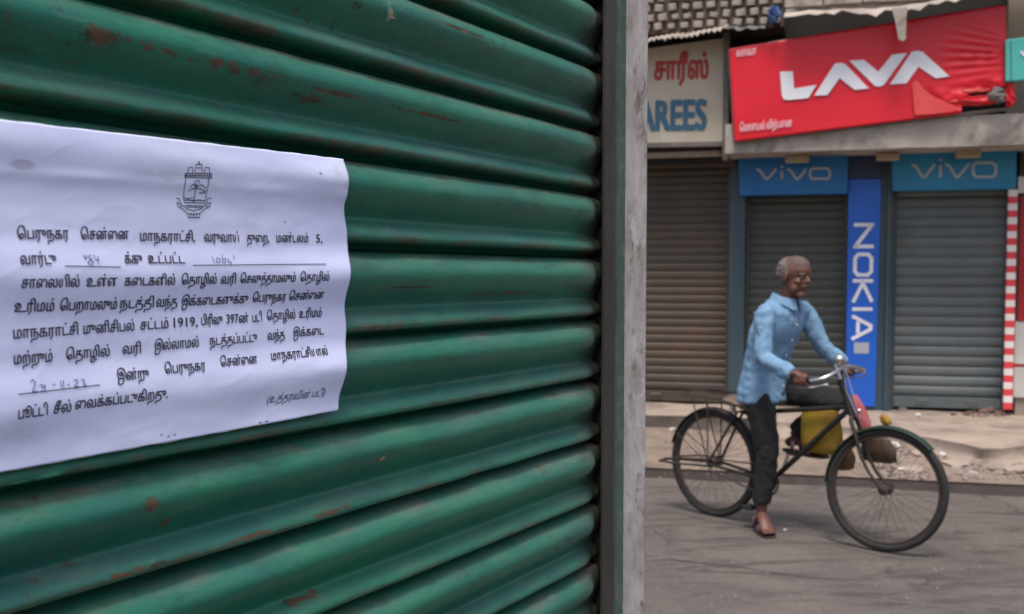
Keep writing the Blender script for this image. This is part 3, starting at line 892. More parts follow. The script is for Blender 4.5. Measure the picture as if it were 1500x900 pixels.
crumple('gathered_cloth', M_['red'], fx(1479, 138, LO), LO, .035, .11, .04, ban, seed=11)
crumple('gathered_cloth', M_['steel'], fx(1461, 140, LO), LO + .01, .07, .055, .05, ban, seed=12)
M_['bluecloth'] = pm('blue_cloth', (.06, .13, .30, 1), (.03, .06, .16, 1), 20, .8)
tag(crumple('blue_bundle', M_['bluecloth'], fx(1134, 20, .9), .9, .045, .055, .05, None, FAC, seed=21, amp=.7), 'small blue plastic bundle tucked under the roof edge', 'bundle')
# teal sign
r = quad_board('small_signboard', M_['teal'], [(1473, 58), (1560, 47), (1560, 114), (1473, 120)], .86, .06, 'teal signboard cut off beside the red banner', 'signboard', .01)
mb = MB(); mb.prism([fx(1480, 60, .87), fx(1481, 119, .87), fx(1482, 119, .87), fx(1481.3, 60, .87)], -.866, -.861); mb.obj('fold', M_['bluegrey'], r)
mb = MB(); c = fx(1499, 86, .87)
mb.stroke([(c[0] - .02, c[1] + .06), (c[0] + .03, c[1]), (c[0] + .08, c[1] + .07)], .018, -.868, -.862)
mb.obj('lettering', M_['white'], r)
# tan lamp housings under the slab
for (a, b, y0, y1) in ((1150, 1185, 227, 237), (1284, 1318, 224, 234), (1401, 1438, 218, 230)):
    r = root('sign_lamp', FAC, {1150: 'tan lamp casing under the slab above the middle shutter', 1284: 'tan lamp casing under the slab above the tall blue panel', 1401: 'tan lamp casing under the slab above the right shutter'}[a], 'lamp', 'lamp casings under the slab')
    o_ = .42
    p = [fx(a, y0, o_), fx(b, y0, o_), fx(b, y1, o_), fx(a, y1, o_)]
    mb = MB(); mb.box(p[0][0], p[1][0], -o_, -o_ + .13, p[2][1], p[0][1]); mb.obj('casing', M_['tan'], r, bevel=.012)
    mb = MB(); mb.box(p[0][0] + .05, p[1][0] - .05, -o_ + .04, -o_ + .08, p[0][1], zs + .02); mb.obj('bracket', M_['steel'], r)
# striped post
sp_ = root('striped_post', FAC, 'slim red and white banded post at the right end of the shutters', 'post')
o_ = .14
a0, zt = fx(1479, 278, o_); a1, zb0 = fx(1489, 278, o_); xb0, zb1 = fx(1473, 600, o_)
nst = 16; w = a1 - a0 + .02
for k in range(2 * nst):
    t0, t1 = k / (2 * nst), (k + 1) / (2 * nst)
    z1_, z0_ = zt + (zb1 - zt) * t0, zt + (zb1 - zt) * t1
    mb = MB(); mb.box(a0 - .008, a0 - .008 + w, -o_, -o_ + .06, z0_ + .0005, z1_ - .0005)
    mb.obj('band', M_['stripewhite' if k % 2 == 0 else 'stripered'], sp_)
# right end: red door poster, white base, small white board
rx0 = fx(1492, 400, .03)[0]
dr = root('poster_door', FAC, 'deep red poster above a white panel at the right edge', 'door')
mb = MB(); mb.box(rx0, rx0 + 1.0, -.06, -.025, fx(1495, 470, .03)[1], fx(1495, 288, .03)[1]); mb.obj('poster', M_['posterred'], dr)
mb = MB(); mb.box(rx0 - .02, rx0 + 1.0, -.05, -.025, fx(1495, 582, .03)[1], fx(1495, 471, .03)[1]); mb.obj('panel', M_['offwhite'], dr)
mb = MB(); mb.box(rx0 - .03, rx0 + 1.0, -.055, -.045, fx(1495, 537, .03)[1], fx(1495, 533, .03)[1]); mb.obj('rail', M_['posterred'], dr)
a = fx(1491, 283, .14); b = fx(1491, 259, .14)
mb = MB(); mb.box(a[0], a[0] + 1, -.14, -.10, a[1], b[1]); tag(mb.obj('white_board', M_['offwhite'], M=FAC, bevel=.005), 'small blank white board right of the teal blue signboard', 'board')
mb = MB(); mb.box(xs['r1'] + .12, 12, -.07, -.03, fx(1495, 258, .03)[1], zs - .02); mb.obj('recess_shade', M_['black'], bld)  # solid black box painting the shade under the slab
for (px0, px1) in ((1463, 1465.5), (1494, 1496.5)):
    a = fx(px0, 165, .60); b = fx(px1, 184, .60)
    mb = MB(); mb.box(a[0], b[0], -.60, -.56, b[1], ztop + .03); mb.obj('bracket', M_['black'], bld)

# ------------------------------------------------------------------ rubble and litter
M_['rubble'] = pm('rubble_stone', (.28, .23, .19, 1), (.19, .155, .13, 1), 14, .9, bump=.4)
M_['brickred'] = pm('reddish_rubble', (.20, .11, .08, 1), (.12, .075, .06, 1), 14, .9, bump=.4)
M_['litter'] = pm('white_litter', (.70, .66, .63, 1), (.55, .5, .48, 1), 20, .7)
def stones(name, mat, spots, label):
    mb_ = bmesh.new()
    for (p, r) in spots:
        b2 = bmesh.ops.create_icosphere(mb_, subdivisions=1, radius=1)
        sd_ = random.random() * 50
        ax = Matrix.Rotation(random.random() * 6, 3, 'Z')
        sx, sy, sz = random.uniform(.7, 1.3), random.uniform(.6, 1.1), random.uniform(.35, .7)
        for v in b2['verts']:
            k = 1 + .5 * noise.noise(v.co * 1.3 + Vector((sd_, 0, 0)))
            q = ax @ Vector((v.co.x * sx, v.co.y * sy, v.co.z * sz)) * (r * k)
            v.co = q + p
    me = bpy.data.meshes.new(name); mb_.to_mesh(me); mb_.free(); me.materials.append(mat)
    return tag(link(name, me), label, kind='stuff')
sp = []
for _ in range(760):
    px = random.uniform(1290, 1520); py = 640 + random.random() ** 1.6 * 62
    p = on_ground(px, py, .085); sp.append((p, random.choice((.008, .01, .014, .02, .03, .045))))
for _ in range(260):
    px = random.uniform(955, 1520); py = random.uniform(632, 700)
    p = on_ground(px, py, .08); sp.append((p, random.choice((.005, .008, .011, .016))))
for _ in range(240):
    px = random.uniform(950, 1520); py = random.uniform(706, 895)
    p = on_ground(px, py, .002); sp.append((p, random.choice((.003, .004, .005, .008))))
stones('rubble', M_['rubble'], sp, 'loose stones and grit along the broken step')
sp = []
for _ in range(90):
    px = random.gauss(1448, 20); py = random.uniform(589, 604)
    if px > 1478: continue
    p = on_ground(px, py + 6, .225); p.z = .225 + random.uniform(0, .06) * max(0, 1 - abs(px - 1450) / 30)
    sp.append((p, random.uniform(.012, .04)))
stones('brick_rubble', M_['brickred'], sp, 'reddish heap of rubble at the foot of the right shutter')
lit = [(1323, 598, .235, .036, 'white crumpled cup at the left foot of the right shutter'), (1345, 608, .235, .022, 'flat white scrap just right of the crumpled cup'),
       (985, 629, .10, .024, 'small bright scrap behind the rear wheel'), (1310, 652, .12, .04, 'pinkish crumpled paper inside the front wheel outline'),
       (1319, 687, .10, .016, 'tiny white scrap low inside the front wheel outline'), (1381, 666, .11, .028, 'pale flat scrap right of the front wheel'),
       (1430, 647, .14, .035, 'pale broken lump under the step edge'), (1413, 651, .12, .02, 'small round pale lump under the step edge'),
       (1456, 650, .12, .02, 'little white scrap under the step by the striped post'), (1487, 590, .24, .034, 'pale scrap at the foot of the striped post'),
       (1425, 694, .09, .03, 'pinkish scrap near the kerb'), (1150, 776, .008, .010, 'tiny white pebble by the sandal toe')]
for i, (px, py, z, rad, lab) in enumerate(lit):
    p = on_ground(px, py, z)
    bm = bmesh.new(); bmesh.ops.create_icosphere(bm, subdivisions=3, radius=1)
    for v in bm.verts:
        k = 1 + .55 * noise.fractal(v.co * 1.6 + Vector((i * 7, 0, 0)), 1, 2, 4)
        v.co = Vector((v.co.x * rad * k, v.co.y * rad * .8 * k, v.co.z * rad * .62 * k))
    me = bpy.data.meshes.new('litter_scrap'); bm.to_mesh(me); bm.free(); me.materials.append(M_['litter'])
    o = link('litter_scrap', me); o.location = p; tag(o, lab, 'litter', 'litter on the pavement', 'thing')
# concrete fragments along the broken step edge
for i, (px, py, sx, sy, sz) in enumerate([(1345, 668, .16, .1, .05), (1400, 682, .2, .12, .05), (1465, 668, .22, .14, .06), (1376, 652, .1, .08, .05), (1490, 690, .2, .12, .05), (1335, 690, .15, .1, .04)]):
    p = on_ground(px, py, .09)
    bm = bmesh.new(); bmesh.ops.create_cube(bm, size=1); bmesh.ops.subdivide_edges(bm, edges=bm.edges, cuts=4, use_grid_fill=True)
    for v in bm.verts:
        q = v.co.copy(); k = 1 + .35 * noise.fractal(q * 2.2 + Vector((i * 5, 3, 1)), 1, 2, 4)
        v.co = Vector((q.x * sx * k, q.y * sy * k, q.z * sz * k))
    me = bpy.data.meshes.new('concrete_chunk'); bm.to_mesh(me); bm.free(); me.materials.append(M_['step'])
    o = link('concrete_chunk', me); o.location = p; o.rotation_euler = (random.uniform(-.2, .2), random.uniform(-.2, .2), random.uniform(0, 3))
    tag(o, ['broken concrete chunk just right of the front wheel top', 'middle concrete chunk in the rubble', 'largest concrete chunk below the striped post', 'small concrete chunk close to the step edge', 'concrete chunk nearest the kerb at the right', 'concrete chunk seen through the front wheel rim'][i], 'rubble', 'broken concrete chunks', 'thing')

# ================================================================== NEAR SHUTTER
PIT = .0768
seam0 = unproj(NEAR, 877, 378, .008)[1]
sh = root('rolling_shutter', NEAR, 'large glossy green rolling shutter with rust chips filling the foreground', 'rolling shutter')
GM = green_mat(sh)
PROF = [(0.0, -.006), (.010, -.001), (.022, .0050), (.04, .0095), (.07, .0140), (.12, .0190), (.18, .0224), (.24, .0241), (.30, .0243), (.36, .0230), (.42, .0200), (.48, .0158), (.54, .0114), (.59, .0080), (.63, .0060), (.652, .0056),
        (.672, .0064), (.70, .0096), (.75, .0150), (.80, .0180), (.84, .0193), (.872, .0194), (.895, .0180), (.915, .0140), (.930, .0080), (.943, .0015), (.958, -.004), (1.0, -.006)]
def near_slat(seed):
    mb = MB(); L0, L1, n = -1.75, -.014, 150
    rs = []
    for i in range(n + 1):
        x = L0 + (L1 - L0) * i / n
        row = []
        for t, o in PROF:
            d = .0014 * noise.fractal(Vector((x * 7, t * 1.5, seed * 9.7)), 1, 2, 3)
            dent = .0050 * max(0, noise.noise(Vector((x * 11, t * 3 + 4, seed * 5.1))) - .35)
            bow = .0018 * noise.noise(Vector((x * 2.5, seed * 3.3, 1)))
            k = 1 - .45 * max(0, min(1, (x + .078) / .04)) ** 2
            row.append(Vector((x, -(o * k + (d - dent) * max(0, min(1, o / .008))), -t * PIT + bow * .6)))
        rs.append(row + [Vector((x, .012, -PIT)), Vector((x, .012, 0))])
    mb.rings(rs)
    return mb.mesh('slat', GM, smooth='all')
slats = [near_slat(s) for s in range(7)]
k0 = int(seam0 / PIT)
for k in range(k0 + 13):
    ztop_ = seam0 + (12 - k) * PIT
    if ztop_ < .06: break
    o = link('slat', slats[k % 7], sh); o.location = (0, random.uniform(-.0005, .0005), ztop_)
ZT = seam0 + 12 * PIT
M_['rubberdark'] = pm('dark_channel_paint', (.02, .016, .014, 1), (.035, .026, .02, 1), 20, .7)
mb = MB(); mb.box(-.0135, -.0085, -.021, .03, .01, ZT); mb.box(-.0085, .030, .004, .03, .01, ZT)
mb.obj('guide_channel', M_['rubberdark'], sh)
mb = MB(); mb.box(-1.75, -1.69, -.03, .03, .01, ZT); mb.obj('guide_channel', M_['rubberdark'], sh)
# steel angle post
po = root('steel_post', NEAR, 'worn grey angle iron post standing at the edge of the green shutter', 'post')
mb = MB(); nz_ = 60; W0, W1 = -.038, .0248
def strip(mb_, f, z0, z1, n):
    rs = []
    for i in range(n + 1):
        z = z0 + (z1 - z0) * i / n; rs.append(f(z))
    mb_.rings(rs)
strip(mb, lambda z: [Vector((W0, -.0245 + .0006 * noise.noise(Vector((z * 6, 0, 0))), z)), Vector((.0265, -.0245, z)), Vector((.0265, -.0215, z)), Vector((W0, -.0215, z))], 0, 2.6, 60)
mb.obj('flange', M_['flange'], po)
mb = MB()
def leg(z):
    w = .0007 * noise.noise(Vector((z * 9, 3, 0)))
    return [Vector((.0268 + w, -.0165, z)), Vector((.0268 + w, -.0250, z)), Vector((.0265 + w, -.0510, z)), Vector((.0272 + w, -.0526 + w, z)), Vector((.0300 + w, -.0526 + w, z)), Vector((.0307, -.0510, z)), Vector((.0307, -.0165, z))]
strip(mb, leg, 0, 2.6, 120)
mb.obj('projecting_face', M_['post'], po, smooth=True)
# near building shell behind the shutter
nb = root('corner_shop', NEAR, 'corner shop wall that holds the green shutter', 'building')
mb = MB(); mb.box(-6.5, -1.755, -.05, .25, 0, 6.5); mb.obj('wall', M_['beige'], nb)  # out of view; made this tall to cut skylight and raise contrast
mb = MB(); mb.box(-1.755, .0300, -.015, .25, ZT + .003, 6.5); mb.obj('lintel', M_['beige'], nb)
mb = MB(); mb.box(-1.755, .0300, .05, .25, 0, ZT); mb.obj('light_stop_panel', M_['wallshade'], nb)  # unseen panel added to stop light leaking in from behind

# ------------------------------------------------------------------ paper notice
PO = .0258
def pun(px, py): return unproj(NEAR, px, py, PO)
cTR, cBR = Vector(pun(506, 233)), Vector(pun(502, 601))
aTL, aBL = Vector(pun(0, 175)), Vector(pun(0, 694))
LEN = .362
def ext(r_, l_, L):
    d = (l_ - r_); return r_ + d * (L / d.length)
cTL, cBL = ext(cTR, aTL, LEN), ext(cBR, aBL, LEN)
def paper_out(x, z):
    ph = (seam0 - z) / PIT
    ph -= math.floor(ph)
    edge = max(0, min(1, (x - (cTR.x - .09)) / .09))
    o = PO - .001
    # the sheet rests on the two crests of every slat and sags over the valleys
    o += (.0017 + .0014 * edge) * math.cos(2 * PI * (ph - .28)) + (.0005 + .0006 * edge) * math.cos(4 * PI * (ph - .30))
    o += .0012 * noise.fractal(Vector((x * 9, z * 22, 2.0)), 1, 2, 3)
    o += .00022 * max(0, .30 - abs(noise.noise(Vector((x * 6 + z * 5, z * 15, 4.0))))) / .30
    o += .00010 * max(0, .12 - abs(noise.noise(Vector((x * 21 - z * 9, z * 30, 8.0))))) / .12
    # creases
    o += .0011 * math.exp(-((z - (cTR.y - .030 + .02 * (x - cTR.x))) / .004) ** 2) * (.5 + noise.noise(Vector((x * 14, 2, 0))))
    return o
NXp, NZp = 260, 170
def pin(u, v):
    """0..1 over the sheet -> x,z with slightly wavy edges"""
    p = (cTL * (1 - u) + cTR * u) * (1 - v) + (cBL * (1 - u) + cBR * u) * v
    if u > .9:
        ww = (u - .9) / .1
        b = .0065 * math.sin(PI * min(1, v / .97)) + .0022 * math.cos(2 * PI * (v * 2.8 + .1))
        if v > .90: b -= .004 * ((v - .90) / .1)
        if v < .10: b -= .002 * (1 - v / .1)
        p = p + Vector((b * ww, 0))
    return p
mb = MB()
vs = []
for j in range(NZp + 1):
    for i in range(NXp + 1):
        u, v = i / NXp, j / NZp
        p = pin(u, v)
        if j in (0, NZp): p.y += .0006 * noise.noise(Vector((u * 20, j, 0)))
        vs.append((p.x, -paper_out(p.x, p.y), p.y))
fs = [(j * (NXp + 1) + i, j * (NXp + 1) + i + 1, (j + 1) * (NXp + 1) + i + 1, (j + 1) * (NXp + 1) + i) for j in range(NZp) for i in range(NXp)]
mb.add(vs, fs)
paper = mb.obj('paper_notice', M_['paper'], smooth='all', M=NEAR)
paper.modifiers.new('thickness', 'SOLIDIFY').thickness = .00015
tag(paper, 'white printed paper notice with crest pasted on the green shutter', 'notice')
def on_paper(pts2, off=.00045):
    return [(x, -paper_out(x, z) - off, z) for x, z in pts2]
EM = .0094
LINES = [
 [('பெருநகர', 28, 103, 350, 350), ('சென்னை', 121, 191, 350.5, 350.5), ('மாநகராட்சி,', 208, 288, 353, 354), ('வருவாய்', 302, 352, 354, 354.5), ('துறை,', 364, 396, 355, 355), ('மண்டலம்', 407, 454, 355, 355), ('5,', 466, 475, 355.5, 355.5)],
 [('வார்டு', 28, 80, 387.5, 387), ('க்கு', 182, 208, 386, 386), ('உட்பட்ட', 217, 270, 386, 386)],
 [('சாலையில்', 29, 113, 422.5, 420.5), ('உள்ள', 124, 169, 420, 419), ('கடைகளில்', 180, 255, 419, 417.5), ('தொழில்', 265, 316, 417, 416), ('வரி', 323, 344, 416, 415.5), ('செலுத்தாமலும்', 351, 430, 415, 413), ('தொழில்', 437, 478, 412.5, 411.5)],
 [('உரிமம்', 23, 80, 457.6, 456), ('பெறாமலும்', 89, 172, 455.5, 453), ('நடத்தி', 177, 227, 452.5, 450.5), ('வந்த', 231, 262, 450, 449), ('இக்கடைகளுக்கு', 269, 366, 448.5, 444), ('பெருநகர', 373, 421, 443, 441), ('சென்னை', 426, 475, 440.5, 437.5)],
 [('மாநகராட்சி', 22, 117, 496.5, 490), ('முனிசிபல்', 125, 199, 489.5, 484.5), ('சட்டம்', 208, 249, 483.5, 481), ('1919,', 257, 292, 480, 478), ('பிரிவு', 298, 329, 476.5, 474.5), ('397ன்', 335, 367, 474, 472.5), ('படி', 373, 387, 472, 471), ('தொழில்', 395, 437, 469.5, 467), ('உரிமம்', 443, 476, 466, 464)],
 [('மற்றும்', 23, 79, 534, 530), ('தொழில்', 100, 164, 527.5, 522), ('வரி', 183, 209, 519, 517.5), ('இல்லாமல்', 229, 293, 514, 508), ('நடத்தப்பட்டு', 309, 379, 506.5, 500.5), ('வந்த', 395, 420, 498.5, 496), ('இக்கடை', 433, 478, 494, 490)],
 [('இன்று', 172, 218, 557.5, 554), ('பெருநகர', 242, 300, 547.5, 542), ('சென்னை', 323, 377, 537, 532), ('மாநகராட்சியால்', 398, 480, 528, 519.5)],
 [('பூட்டி', 25, 68, 614, 608), ('சீல்', 77, 103, 606.5, 603), ('வைக்கப்படுகிறது.', 109, 244, 600, 583)],
]
mb = MB()
for ln in LINES:
    for (w_, a, b, y0, y1) in ln:
        vs, fs, w = text2d(tamil(w_), 0)
        p, q = Vector(pun(a, y0)), Vector(pun(b, y1))
        d = (q - p)
        for q_, (ox, oy) in enumerate(((0, 0), (.00021, .00012), (-.00019, -.0001))):
            mb.add(on_paper([(p.x + d.x * u + ox, p.y + d.y * u + v * EM + oy) for u, v in vs], .00042 + q_ * .00003), fs)
vs, fs, w = text2d(tamil('(உத்தரவின் படி)'), 0, .3)
p, q = Vector(pun(393, 591)), Vector(pun(478, 580)); d = q - p
mb.add(on_paper([(p.x + d.x * u, p.y + d.y * u + v * .0082) for u, v in vs]), fs)
mb.obj('printed_text', M_['ink'], paper)
def pstroke(mb_, pts, w):
    """thin ribbon following the paper, pts in photo pixels"""
    P = [Vector(pun(*p)) for p in pts]
    Q = []
    for a, b in zip(P[:-1], P[1:]):
        m = max(1, int((b - a).length / .003))
        Q += [a + (b - a) * (k / m) for k in range(m)]
    Q.append(P[-1])
    for a, b in zip(Q[:-1], Q[1:]):
        d = (b - a).normalized(); n_ = Vector((-d.y, d.x)) * w / 2
        mb_.add(on_paper([a + n_, b + n_, b - n_, a - n_], .00045), [(0, 1, 2, 3)])
mb = MB()
for P in ([(92, 390), (175, 391.5)], [(281, 389), (475, 387)], [(25, 578), (146, 564)]):
    mb = MB(); pstroke(mb, P, .0006); mb.obj('ruled_line', M_['ink'], paper)
mb = MB(); H1 = [
 [(121, 373), (124, 380), (126, 373)], [(133, 374), (128, 376), (130, 380), (135, 384), (131, 388), (126, 385), (134, 378)], [(137, 373), (138, 381), (144, 380)], [(142, 375), (142, 387)],
 [(311, 376), (313, 385)], [(317, 378), (316, 384), (321, 385), (322, 379), (318, 378)], [(326, 373), (325, 385), (329, 385), (331, 379), (326, 380)], [(335, 379), (333, 384), (338, 384), (336, 389)], [(342, 374), (343, 380)],
 [(44, 560), (48, 556), (52, 560), (46, 574), (53, 573)], [(57, 566), (62, 563), (61, 569), (66, 564), (64, 573), (58, 573)], [(77, 564), (81, 563)], [(89, 558), (89, 569)], [(93, 557), (92, 569)], [(98, 564), (102, 563)], [(108, 558), (113, 556), (114, 560), (108, 567), (115, 566)], [(119, 557), (124, 556), (122, 561), (126, 564), (119, 567)]]
for lo, hi in ((0, 4), (4, 9), (9, len(H1))):
    mb = MB()
    for P in H1[lo:hi]: pstroke(mb, P, .0006)
    mb.obj('handwriting', M_['pen'], paper)
# crest: towered crown, shield with palm and sea, ribbon
mb = MB()
R1 = lambda x, y: (x / 2.778, 160 + y / 2.778)
C1 = [[(752, 265), (755, 370), (845, 372), (847, 268)], [(750, 262), (856, 262), (858, 282), (750, 278), (750, 262)], [(752, 271), (857, 273)], [(760, 258), (762, 238), (778, 238), (780, 258)], [(788, 258), (790, 226), (815, 226), (817, 258)], [(826, 258), (828, 238), (846, 240), (847, 258)],
      [(800, 226), (802, 212), (806, 226)], [(795, 240), (812, 240)], [(797, 378), (800, 345), (797, 318), (803, 305)], [(800, 318), (785, 305), (775, 318)], [(800, 316), (790, 296), (806, 290), (812, 305)], [(801, 316), (820, 308), (838, 322)], [(800, 322), (782, 325), (772, 335)], [(801, 322), (822, 326), (840, 338)],
      [(758, 372), (775, 368), (795, 374), (815, 369), (845, 374)], [(756, 380), (846, 382)], [(756, 360), (775, 364), (795, 360)], [(815, 340), (838, 342), (835, 330)],
      [(725, 362), (740, 366), (742, 385), (728, 380), (732, 396), (750, 405), (770, 425), (795, 430), (822, 424), (842, 405), (862, 396), (866, 380), (852, 385), (852, 366), (868, 362)],
      [(745, 385), (765, 405), (795, 414), (825, 406), (848, 386)], [(770, 425), (775, 442), (818, 442), (822, 424)], [(740, 392), (752, 398)], [(845, 398), (856, 392)], [(782, 420), (784, 440)], [(796, 416), (796, 442)], [(808, 420), (808, 440)], [(760, 392), (835, 394)], [(765, 398), (828, 400)]]
for P in C1: pstroke(mb, [R1(*p) for p in P], .00055)
for a in range(9): pstroke(mb, [R1(756 + a * 11.5, 264), R1(760 + a * 11.5, 276)], .0007)
mb.obj('crest', M_['ink'], paper)
mb = MB()
for P in ([(237, 639), (239, 636)], [(247, 640), (250, 639)], [(256, 639), (259, 636)], [(381, 620), (385, 619)], [(390, 618), (395, 617)], [(463, 253), (467, 255)], [(419, 325), (421, 326)]): pstroke(mb, P, .0007)
mb.obj('ink_specks', M_['ink'], paper)

# ================================================================== BICYCLE
M_['tyre'] = pm('tyre_rubber', (.012, .011, .010, 1), (.022, .019, .016, 1), 18, .8, dirt=(.06, .045, .035, 1), dsc=7, d0=.58, d1=.8)
M_['bikepaint'] = pm('black_bike_enamel', (.008, .008, .008, 1), (.022, .016, .012, 1), 12, .55, dirt=(.05, .03, .02, 1), dsc=9, d0=.58, d1=.72)
M_['rust'] = pm('rusty_metal', (.06, .038, .028, 1), (.03, .021, .018, 1), 20, .75, metal=.1)
M_['chrome'] = pm('dull_chrome', (.62, .62, .64, 1), (.42, .40, .40, 1), 25, .25, metal=.9, bump=.05)
M_['leather'] = pm('brown_leather', (.16, .10, .065, 1), (.09, .06, .045, 1), 12, .6)
M_['greenguard'] = pm('dark_green_guard', (.012, .03, .02, 1), None, 10, .4)
M_['gripblack'] = pm('black_grip', (.015, .015, .016, 1), None, 20, .6)
M_['bagyellow'] = pm('yellow_woven_bag', (.31, .21, .016, 1), (.25, .13, .014, 1), 7, .8, bump=.3, bsc=60, dirt=(.30, .07, .02, 1), dsc=6, d0=.56, d1=.7)
M_['bagbrown'] = pm('brown_cloth_bag', (.09, .05, .028, 1), (.05, .03, .018, 1), 8, .8, bump=.3)
M_['bagtan'] = pm('tan_orange_bag', (.17, .09, .03, 1), (.11, .06, .025, 1), 8, .8, bump=.3)
M_['redcloth'] = pm('red_cloth', (.30, .015, .03, 1), (.40, .14, .14, 1), 14, .8)
WR = .338
bike = root('bicycle', BIKE, 'old black roadster bicycle with chrome handlebar and rear carrier', 'bicycle')
AX = Vector((1.12, 0, .355)); SA = math.radians(68)
sdir = Vector((-math.cos(SA), 0, math.sin(SA)))
STEER = Matrix.Translation(AX) @ Matrix.Rotation(math.radians(11), 4, sdir) @ Matrix.Translation(-AX)
def wheel(M):
    w = bpy.data.objects.new('wheel', None); COL.objects.link(w); w.parent = bike; w.matrix_local = M
    MB().torus((0, 0, 0), (0, 1, 0), WR - .021, .022, 72, 12, .021).obj('tyre', M_['tyre'], w, smooth='all')
    rs = MB(); rs.torus((0, 0, 0), (0, 1, 0), WR - .046, .008, 72, 8, .014); rs.obj('rim', M_['rust'], w, smooth='all')
    hb = MB(); hb.tube([(0, -.052, 0), (0, -.04, 0), (0, -.036, 0), (0, .036, 0), (0, .04, 0), (0, .052, 0)], [.008, .03, .018, .018, .03, .008], 16); hb.obj('hub', M_['rust'], w, smooth=True)
    sk = MB()
    for k in range(36):
        a = 2 * PI * k / 36; s_ = 1 if k % 2 else -1; off = (.9 if (k // 2) % 2 else -.9)
        b = a + off
        sk.tube([(.028 * math.cos(b), .036 * s_, .028 * math.sin(b)), ((WR - .052) * math.cos(a), .004 * s_, (WR - .052) * math.sin(a))], .0010, 5)
    sk.obj('spokes', M_['rust'], w)
    return w
wheel(Matrix.Translation((0, 0, WR)))
wheel(STEER @ Matrix.Translation((1.18, 0, WR)))
SEATT = (.25, 0, .69); BB = (.44, 0, .29); HT = AX + sdir * .60; HL = AX + sdir * .41
mb = MB()
mb.tube([BB, SEATT], .0155, 12)
mb.tube([(BB[0], 0, BB[2]), HL + sdir * .03], .0165, 12)
mb.tube([(.25, 0, .675), AX + sdir * .45], .0145, 12)
mb.tube([HL - sdir * .01, HT + sdir * .01], .020, 14)
mb.tube([(.44, -.035, .29), (.44, .035, .29)], .022, 14)
for s in (-1, 1):
    mb.tube([(0, .06 * s, WR), (.38, .03 * s, .292), (.44, .02 * s, .29)], .0095, 8)
    mb.tube([(0, .06 * s, WR), (.20, .03 * s, .68), (.25, .012 * s, .67)], .0085, 8)
mb.obj('frame', M_['bikepaint'], bike, smooth=True)
mb = MB()
for s in (-1, 1):
    P = [HL - sdir * .01 + Vector((0, .0, 0)), HL - sdir * .04 + Vector((0, .042 * s, 0)), HL - sdir * .14 + Vector((.0, .048 * s, 0)), Vector((1.055, .05 * s, .50)), Vector((1.10, .052 * s, .425)), Vector((1.18, .055 * s, WR))]
    mb.tube(P, [.013, .0125, .0115, .010, .009, .0075], 10)
mb.obj('fork', M_['bikepaint'], bike, smooth=True, M=STEER)
# mudguards
def guard(name, c, a0, a1, mat, M=None):
    mb_ = MB(); n = 40; rs = []
    for i in range(n + 1):
        a = math.radians(a0 + (a1 - a0) * i / n); row = []
        for t in (-1, -.6, 0, .6, 1):
            R = WR + .012 - .014 * abs(t) ** 2.2
            row.append(Vector((c[0] + R * math.cos(a), .034 * t, c[2] + R * math.sin(a))))
        for t in (1, .6, 0, -.6, -1):
            R = WR + .009 - .014 * abs(t) ** 2.2
            row.append(Vector((c[0] + R * math.cos(a), .032 * t, c[2] + R * math.sin(a))))
        rs.append(row)
    mb_.rings(rs)
    return mb_.obj(name, mat, bike, smooth=True, M=M)
guard('rear_mudguard', (0, 0, WR), -5, 165, M_['bikepaint'])
guard('front_mudguard', (1.18, 0, WR), 45, 180, M_['greenguard'], STEER)
mb = MB()
for s in (-1, 1):
    mb.tube([(0, .062 * s, WR), ((WR + .01) * math.cos(2.6), .036 * s, WR + (WR + .01) * math.sin(2.6))], .003, 6)
    mb.tube([(0, .062 * s, WR), ((WR + .01) * math.cos(1.95), .06 * s, .735)], .0045, 6)
    mb.tube([(0, .062 * s, WR), (.0, .07 * s, .735)], .005, 6)
mb.obj('carrier_stay', M_['rust'], bike)
mb = MB()
for y in (-.07, -.023, .023, .07): mb.tube([(.20, y * .8, .752), (.1, y, .752), (-.2, y, .752), (-.215, y, .748)], .0055, 6)
for x in (-.2, -.08, .05, .16): mb.tube([(x, -.075, .748), (x, .075, .748)], .0055, 6)
mb.tube([(-.2, -.07, .765), (-.1, -.07, .79), (.1, -.07, .785), (.12, .07, .785), (-.1, .07, .79), (-.2, .07, .765)], .005, 6)
mb.obj('rear_carrier', M_['rust'], bike, smooth=True)
# rear stand folded up behind the wheel
mb = MB()
for s in (-1, 1):
    mb.tube([(0.02, .075 * s, WR - .01), (-.25, .085 * s, WR - .025), (-.40, .06 * s, WR - .03)], .008, 8)
    mb.tube([(0, .075 * s, WR + .03), (-.22, .078 * s, WR + .01), (-.36, .05 * s, WR - .01)], .006, 8)
mb.tube([(-.40, -.06, WR - .03), (-.42, 0, WR - .03), (-.40, .06, WR - .03)], .008, 8)
mb.obj('stand', M_['rust'], bike, smooth=True)
# drivetrain
mb = MB(); mb.torus((.44, -.058, .29), (0, 1, 0), .085, .007, 40, 6, .002)
for k in range(5):
    a = 2 * PI * k / 5; mb.tube([(.44, -.058, .29), (.44 + .085 * math.cos(a), -.058, .29 + .085 * math.sin(a))], .006, 6)
mb.obj('chainring', M_['rust'], bike)
mb = MB(); mb.tube([(.44, -.058, .382), (0.01, -.058, WR + .036)], .005, 6); mb.tube([(.44, -.058, .198), (0.01, -.058, WR - .036)], .005, 6); mb.obj('chain', M_['rust'], bike)
mb = MB(); mb.tube([(.44, -.050, .29), (.44, -.056, .29)], .070, 30); mb.obj('chain_disc', M_['rust'], bike, bevel=.001)
pl, pr = Vector((.50, .115, .445)), Vector((.38, -.105, .135))
mb = MB(); mb.tube([(.44, .04, .29), (.44, .07, .29), (pl.x, .075, pl.z)], .009, 8); mb.tube([(.44, -.04, .29), (.44, -.078, .29), (pr.x, -.08, pr.z)], .009, 8)
mb.obj('crank', M_['chrome'], bike, smooth=True)
